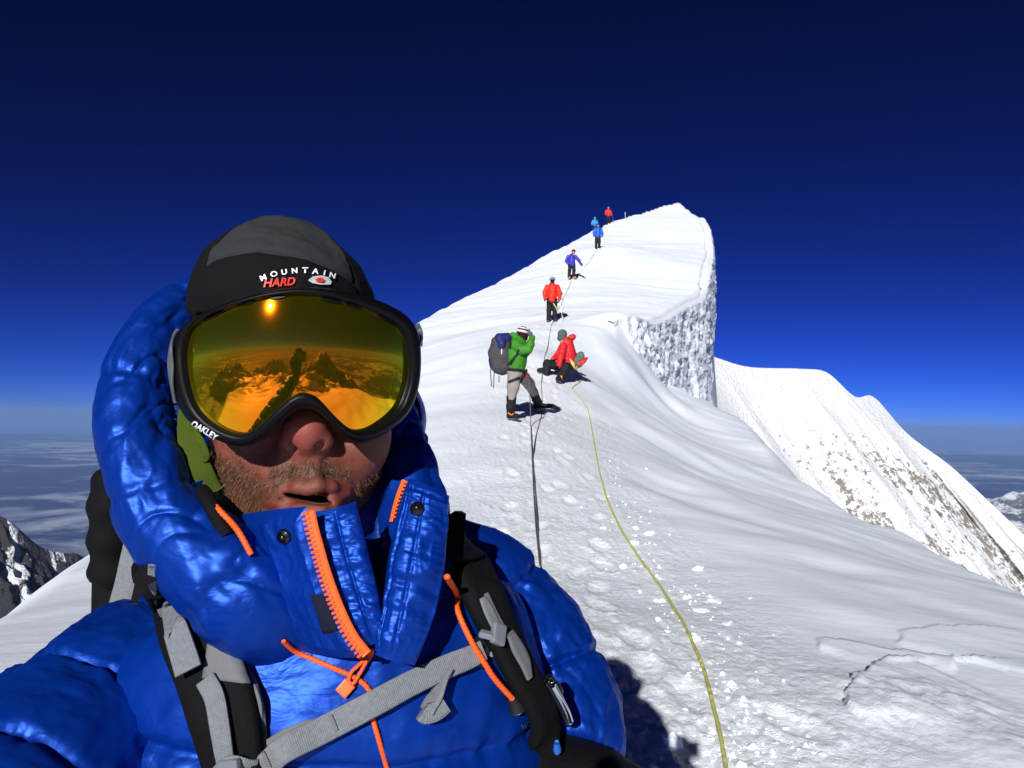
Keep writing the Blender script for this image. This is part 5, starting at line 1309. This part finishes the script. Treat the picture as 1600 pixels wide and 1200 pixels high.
def seated_climber():
    d0 = ground_hit(886, 596)
    J = lambda zx, zy, dd=0.0: P(740 + zx / 6, 480 + zy / 6, d0 + dd)
    root = empty('person', J(860, 640)); tag(root, 'climber in dark red jacket sitting on the snow, grey-green hat', 'person', 'climbers roped up along the ridge'); hh = .014
    face_small(root, J(832, 275), Vector((-.7, .7, 0)), .105, hh)
    S = SDF(); S.ell(J(832, 252), (.125, .13, .125), .03); S.ell(J(828, 290, .03), (.125, .125, .09), .03); solid('hat', S, hh, MATS['grey_wool'], root)
    S = SDF(); S.chain([J(890, 540, .05), J(885, 430, .05), J(882, 350, .03)], [.19, .195, .16], .06); S.cap(J(880, 345), J(868, 310), .12, .10, .05); S.ell(J(920, 280, .08), (.10, .10, .085), .05)
    S.chain([J(840, 370, -.12), J(815, 470, -.22), J(800, 545, -.28)], [.10, .092, .075], .04); S.chain([J(830, 380, .2), J(790, 450, .15), J(745, 490, 0)], [.095, .085, .07], .04)
    solid('jacket', S, hh, MATS['red_shell'], root, .02, 531, 8)
    S = SDF(); S.ell(J(882, 302, -.02), (.11, .10, .035), .02); solid('collar', S, .012, MATS['green_fleece'], root)
    S = SDF(); S.ell(J(880, 570, .05), (.2, .17, .12), .05); S.chain([J(840, 570, .0), J(690, 530, -.1), J(680, 650, -.12)], [.125, .105, .10], .05); S.chain([J(890, 570, -.1), J(870, 560, -.38), J(815, 660, -.42)], [.13, .115, .10], .05)
    solid('trousers', S, hh, MATS['black_trousers'], root, .012, 533, 8)
    for c, d, ac in ((J(685, 685, -.12), (-1, -.1, .06), 'boot_orange'), (J(812, 690, -.46), (-.35, -.85, .12), 'boot_orange')):
        c = Vector((c.x, c.y, max(c.z, ground_z(c.x, c.y) + .085)))
        S = SDF(); k = Vector(c); dv = Vector(d).normalized(); S.chain([k, k + dv * .12, k + dv * .2], [.075, .07, .06], .03); S.cap(k, k + Vector((0, 0, .15)), .08, .085, .03); o = solid('boot', S, .013, MATS['black_trousers'], root)
        crampon(root, k - dv * .04 - Vector((0, 0, .075)), k + dv * .22 - Vector((0, 0, .06)))
        tt = bvh_of([o]); 
    p = PA([(740 + 822 / 6, 480 + 640 / 6, d0 - .56), (740 + 822 / 6, 480 + 665 / 6, d0 - .56), (740 + 820 / 6, 480 + 685 / 6, d0 - .56)]); link('boot_trim', ribbon(p, .05, .01, [(0, -1, 0)] * 3, 8), MATS['boot_orange'], root)
    small_glove(root, J(785, 560, -.32), (-.6, -.2, -.5), 'black_pad', .012); small_glove(root, J(735, 505, -.05), (-.8, -.2, -.4), 'black_pad', .012)
    b = empty('backpack', J(970, 540)); tag(b, 'grey-green backpack with red gear lying on the snow behind the seated climber', 'backpack')
    S = SDF(); S.chain([J(955, 500, .1), J(1000, 460, .15)], [.16, .12], .05); S.cap(J(935, 540, .05), J(985, 520, .1), .11, .12, .05); solid('pack_body', S, .016, MATS['olive_pack'], b, .03, 541, 7)
    S = SDF(); S.chain([J(985, 535, .0), J(1030, 505, .05), J(1062, 478, .1)], [.05, .055, .03], .02); S.chain([J(1010, 540, .0), J(1035, 510, 0), J(1050, 505, 0)], [.03, .04, .03], .02); solid('red_pouch', S, .014, MATS['red_gear'], b, .02, 543, 9)
    return d0, J
SD, SJ = seated_climber()

def standing(feet, d0, H, label, jacket_m, trouser_m, hat_m, facing, J, h=.02, boot_m='black_trousers', face_m='skin_far', crampons=False, hands=True):
    """J: joints in metres (x right, y towards the camera, z up) from the feet, for a 1.75 m figure"""
    f = P(feet[0], feet[1], d0); k = H / 1.75
    W = lambda q: f + Vector((q[0], -q[1], q[2])) * k
    root = empty('person', f); tag(root, label, 'person', 'climbers roped up along the ridge'); fw = Vector((facing[0], -facing[1], 0))
    face_small(root, W(J['head']), fw, .10 * k, h * .8, face_m)
    hd = W(J['head']); S = SDF(); S.ell(hd + Vector((0, 0, .05 * k)) - fw.normalized() * .015, (.112 * k, .112 * k, .095 * k), .03); solid('hat', S, h * .8, MATS[hat_m], root)
    S = SDF(); S.chain([W(J['hip']) + Vector((0, 0, .0)), W(J['waist']), W(J['chest'])], [.17 * k, .175 * k, .185 * k], .06); S.cap(W(J['chest']), W(J['neck']), .16 * k, .095 * k, .06)
    for a in ('armL', 'armR'): S.chain([W(q) for q in J[a]], [.095 * k, .085 * k, .065 * k], .04)
    if 'hood' in J: S.ell(W(J['hood']), (.12 * k, .10 * k, .07 * k), .04)
    solid('jacket', S, h, MATS[jacket_m], root, .018 * k, 551 + int(feet[0]), 8)
    S = SDF(); S.ell(W(J['hip']), (.16 * k, .14 * k, .10 * k), .05)
    for l in ('legL', 'legR'): S.chain([W(q) for q in J[l]], [.115 * k, .092 * k, .085 * k], .05)
    solid('trousers', S, h, MATS[trouser_m], root, .01, 561 + int(feet[0]), 8)
    for l in ('legL', 'legR'):
        a = W(J[l][-1]); a = Vector((a.x, a.y, a.z - .10 * k)); boot(root, a, fw + Vector((.25 if l == 'legR' else -.25, 0, 0)), .31 * k, boot_m, None, h * .8, crampons, .16)
    if hands:
        for a in ('armL', 'armR'): small_glove(root, W(J[a][-1]), W(J[a][-1]) - W(J[a][-2]), 'glove_black', h * .8, k)
    return root, W
front = dict(head=(0, .02, 1.60), neck=(0, 0, 1.46), chest=(0, 0, 1.28), waist=(0, 0, 1.02), hip=(0, 0, .88), armL=[(-.19, 0, 1.36), (-.29, .02, 1.10), (-.27, .10, .88)], armR=[(.19, 0, 1.36), (.29, .02, 1.10), (.27, .10, .86)], legL=[(-.09, 0, .86), (-.11, .03, .48), (-.12, 0, .13)], legR=[(.09, 0, .86), (.11, .03, .48), (.12, .02, .13)])
def axe(name, label, a, b, group=None):
    """ice axe: shaft from hand a to ground b, head across the top"""
    a, b = Vector(a), Vector(b); d = (b - a).normalized(); r = empty(name, b); tag(r, label, 'ice axe', group)
    tube_obj('shaft', [list(a - d * .02), list(a.lerp(b, .5)), list(b)], [.014, .013, .009], 8, 8, MATS['wand'], r)
    s = Vector((.8, -.4, 0)); s = (s - d * s.dot(d)).normalized(); S = [list(a - s * .13 + d * .03), list(a - s * .05 - d * .005), list(a + s * .05 - d * .005), list(a + s * .12 + d * .01)]
    tube_obj('head', S, [.005, .014, .014, .02], 14, 8, MATS['steel'], r)
d1 = ground_hit(862, 503) or 29.6
J1 = dict(front); J1['hood'] = (0, -.10, 1.48)
r1, W1 = standing((862, 503.5), d1, 1.80, 'climber in bright red down jacket and black trousers facing the camera', 'red_down', 'black_trousers', 'sky_hat', (0, 1), J1, .016, 'maroon_wool', 'dark_wool', True)
t = bvh_of([o for o in r1.children if o.name.startswith(('jacket', 'trousers'))]); p, n = on(t, [(854, 472), (860, 473.5), (867, 474), (873, 472)], .01, d1); link('harness', ribbon(p, .06, .015, n, 20), MATS['black_webbing'], r1)
p, n = on(t, [(865, 474), (868, 480), (870, 487)], .03, d1); link('rope_tail', ribbon(p, .04, .012, n, 12), MATS['rope_yellow'], r1)
axe('ice_axe', 'ice axe planted beside the climber in the bright red down jacket', W1((.29, .14, .86)), P(879, 500, d1 - .2))
d2 = ground_hit(893, 437) or 43
J2 = dict(front); J2.update(head=(.09, .08, 1.52), neck=(.05, .03, 1.38), chest=(0, 0, 1.22), armL=[(-.2, -.02, 1.28), (-.30, -.02, 1.02), (-.2, .1, .85)], armR=[(.2, .05, 1.28), (.38, .1, 1.05), (.52, .12, .82)], legL=[(-.09, 0, .86), (-.12, .05, .48), (-.14, .05, .13)], legR=[(.09, 0, .86), (.13, .02, .50), (.10, -.1, .17)], hood=(.0, -.1, 1.4))
r2, W2 = standing((893, 437), d2, 1.80, 'climber in violet-blue down jacket leaning on an ice axe', 'violet_down', 'black_trousers', 'dark_wool', (.3, 1), J2, .022, 'boot_tan')
axe('ice_axe', 'ice axe gripped by the climber in the violet-blue jacket', W2((.53, .13, .82)), P(914, 427, d2 - .1))
d3 = ground_hit(934, 389) or 52
J3 = dict(front); J3.update(legL=[(-.09, 0, .86), (-.11, .03, .48), (-.12, 0, .13)], legR=[(.09, 0, .86), (.10, .03, .48), (.10, -.1, .2)])
r3, W3 = standing((934, 389), d3, 1.78, 'climber in mid-blue jacket standing just below the crest', 'azure_down', 'black_trousers', 'dark_wool', (.1, 1), J3, .026)
d4 = 79.0
r4, W4 = standing((950.3, 349.5), d4, 1.78, 'topmost climber in red jacket standing against the sky on the crest', 'red_down', 'black_trousers', 'sky_hat', (0, 1), dict(front), .035)
pl = W4((.42, .1, 1.0)); tr_ = empty('trekking_pole', P(957.5, 347, d4)); tag(tr_, 'thin pole beside the topmost red climber', 'pole'); tube_obj('shaft', [list(W4((.33, .1, .95))), list(P(957.5, 340, d4)), list(P(958, 346.5, d4))], [.018, .016, .012], 8, 6, MATS['steel'], tr_)
tube_obj('grip', [list(W4((.31, .1, 1.02))), list(W4((.33, .1, .95)))], [.025, .025], 6, 6, MATS['black_plastic'], tr_)
d5 = 76.0
r5, W5 = standing((929, 365.5), d5, 1.72, 'climber in light blue jacket half hidden behind the crest', 'sky_down', 'black_trousers', 'sky_hat', (.1, 1), dict(front), .035)
w_ = tube_obj('marker_wand', PA([(977, 341, 82), (977, 336, 82), (977, 331.5, 82)]), [.02, .02, .035], 8, 6, MATS['wand'], None); tag(w_, 'thin pale marker wand stuck in the snow on the crest', 'wand')

# ------------------------------------------------------------------ ropes
def rope(name, label, pts, r0, r1, mat, lift=0.004, cat='rope'):
    out = []
    for q in pts:
        if len(q) == 4: out.append(list(q[:3]))
        elif len(q) == 3 and q[2] > 1: out.append(list(P(*q)))
        else:
            d = ground_hit(q[0], q[1]) or out and Vector(out[-1]).length or 5; p = P(q[0], q[1], d); out.append([p.x, p.y, ground_z(p.x, p.y) + lift + (q[2] if len(q) == 3 else 0)])
    k = len(out); fl = [[0.0 if (len(q) == 4 or len(q) == 3 and q[2] > 1) else 1.0] for q in pts]
    D = crom(np.hstack([np.array(out), np.array(fl)]), 30 * k); rad = np.interp(np.linspace(0, 1, len(D)), [0, 1], [r0, r1]); g = ridge_height(D[:, 0], D[:, 1])[0] + rad * .6
    D[:, 2] = np.where(D[:, 3] > .6, np.maximum(g, np.minimum(D[:, 2], g + .03)), np.maximum(D[:, 2], g))
    o = tube_obj(name, D[:, :3], rad, 40 * k, 8, MATS[mat], None, (.2, .1, 1), lambda s, ph, u: .0008 * np.sin(s * 420 + ph * 2)); return tag(o, label, cat)
rope('rope', 'yellow-green rope snaking over the snow from the bottom edge to the seated climber', [(1140, 1235), (1133, 1200), (1125, 1150), (1113, 1100), (1100, 1050), (1083, 1008), (1055, 955), (1030, 915), (1005, 882), (980, 845), (962, 812), (948, 780), (938, 745), (931, 710), (926, 680), (920, 648), (912, 630), (900, 615), (894, 609), (897, 604), (906, 598), (908, 592), (902, 582), (899, 574)], .0095, .012, 'rope_yellow')
SDc = SJ(940, 560, -.1)
S = SDF()
for a in range(3): S.chain([SJ(905 + 14 * a, 490 + 12 * a, -.2), SJ(925 + 8 * a, 540, -.25), SJ(945, 570, -.2), SJ(970, 560, -.1)], [.02, .02, .02, .02], .005)
coil = solid('rope_coil', S, .012, MATS['rope_yellow'], None); tag(coil, 'yellow rope coil hanging at the hip of the seated climber', 'rope coil')
g = GJ(520, 650, -.18); gd = GD - .18
rope('rope', 'thin dark rope running down from the green climber to the foreground man', [(-.04, .64, -.62, 0), (.02, .95, -1.25, 0), (.08, 1.6, -1.56, 0), (.16, 3.2, -1.4, 0), (846, 905), (843, 880), (838, 830), (834, 770), (831.5, 715), (829.5, 672, .05), (829, 650, gd), (828, 620, gd), (826, 592, gd)], .0065, .009, 'rope_dark')
rope('rope', 'dark rope beside the green climber leading up to the bright red climber', [(-.02, .64, -.63, 0), (.05, .95, -1.25, 0), (.12, 1.6, -1.56, 0), (.19, 3.2, -1.4, 0), (846, 900), (841, 840), (836, 760), (833, 715), (838, 680), (846, 650), (847, 625), (846, 600), (849, 575), (853, 552), (858, 530), (863, 506), (866, 500)], .0065, .009, 'rope_dark')
rope('rope', 'thin rope from the bright red climber up to the violet-blue climber', [(871, 486), (878, 474), (884, 460), (890, 446), (893, 438)], .009, .010, 'rope_dark')
rope('rope', 'thin rope from the violet-blue climber up towards the crest', [(908, 424), (916, 414), (924, 404), (931, 393), (934, 389)], .010, .012, 'rope_dark')

# ------------------------------------------------------------------ broken snow beside the rope
rngc = random.Random(8)
def chunk_mesh(seed):
    bm = bmesh.new(); bmesh.ops.create_icosphere(bm, subdivisions=2, radius=1); rg_ = random.Random(seed); pl_ = [(Vector((rg_.uniform(-1, 1), rg_.uniform(-1, 1), rg_.uniform(-.3, 1))).normalized(), rg_.uniform(.35, .7)) for _ in range(9)]
    for q in bm.verts:
        for n_, k_ in pl_:
            e = q.co.dot(n_) - k_
            if e > 0: q.co -= n_ * e
        q.co.z *= .6
    me = bpy.data.meshes.new('snow_chunk'); bm.to_mesh(me); bm.free(); me.polygons.foreach_set('use_smooth', np.zeros(len(me.polygons), bool)); me.materials.append(MATS['snow']); attr(me, 'rough', np.zeros(len(me.vertices))); return me
CH = [chunk_mesh(i) for i in range(8)]
big = [(1118, 940, 26), (1100, 955, 30), (1135, 975, 24), (1070, 985, 14), (1095, 1075, 12), (1148, 1075, 20), (1130, 1107, 10), (1165, 1115, 10), (1240, 1120, 26), (1225, 1140, 22), (1262, 1150, 18), (1180, 1140, 14), (1092, 1125, 22), (1110, 1155, 18), (1285, 1182, 20), (1015, 1040, 10), (1170, 935, 10), (1250, 1095, 12), (1075, 1060, 12), (1150, 1018, 8), (1108, 1035, 12), (1212, 1165, 12)]
for i, (x, y, s) in enumerate(big):
    d = ground_hit(x, y); p = P(x, y, d); o = bpy.data.objects.new('snow_chunk', CH[i % 8]); sc.collection.objects.link(o); k = s / FPX * d * .5
    o.location = (p.x, p.y, ground_z(p.x, p.y) + k * .12); o.scale = (k * rngc.uniform(.8, 1.3), k * rngc.uniform(.8, 1.4), k * rngc.uniform(.35, .6)); o.rotation_euler = (rngc.uniform(-.2, .2), rngc.uniform(-.2, .2), rngc.uniform(0, 6.3))
    tag(o, 'broken white snow chunk lying beside the yellow-green rope in the foreground', 'snow chunk', 'snow chunks kicked loose beside the rope')
def crumbs():
    V, F, k0 = [], [], 0; N = 300; rg_ = np.random.default_rng(12)
    t = rg_.uniform(0, 1, N) ** 1.5; ctr = crom(np.array([(1135, 1195), (1115, 1110), (1090, 1020), (1055, 955), (1005, 882), (962, 812), (935, 740)]), 400)
    X, Y, Rr = [], [], []
    cx = ctr[(t ** 1.6 * 399).astype(int)]
    px = cx[:, 0] + rg_.normal(25, 60, N) * (1 - .6 * t); py = cx[:, 1] + rg_.normal(0, 26, N)
    base = np.array([list(q.co) for q in CH[0].vertices]); bf = np.array([list(q.vertices) for q in CH[0].polygons]); ico = bmesh.new(); bmesh.ops.create_icosphere(ico, subdivisions=1, radius=1)
    bv = np.array([list(q.co) for q in ico.verts]); bfa = np.array([[q.index for q in f.verts] for f in ico.faces]); ico.free()
    D0 = np.array([list(P(x, y, 1)) for x, y in zip(px, py)])
    # approximate depth from a coarse table of ground hits
    ys = np.arange(660, 1290, 15); tab = np.array([ground_hit(1060, y) or 3 for y in ys]); d = np.interp(py, ys, tab)
    q = D0 * d[:, None]; z = ridge_height(q[:, 0], q[:, 1])[0]; s = np.exp(rg_.normal(-4.75, .55, N)) * np.clip(d / 4, .7, 2)
    for i in range(N):
        v = bv * s[i] * rg_.uniform(.6, 1.3, 3) * np.array((1, 1, .7)); v = v * (1 + .25 * rg_.uniform(-1, 1, (len(v), 1))); V.append(v + np.array((q[i, 0], q[i, 1], z[i] + s[i] * .15))); F.append(bfa + k0); k0 += len(v)
    me = mesh_np('snow_crumbs', np.vstack(V), np.vstack(F), False); attr(me, 'rough', np.zeros(k0)); tag(link('snow_crumbs', me, MATS['snow']), kind='stuff')
crumbs()
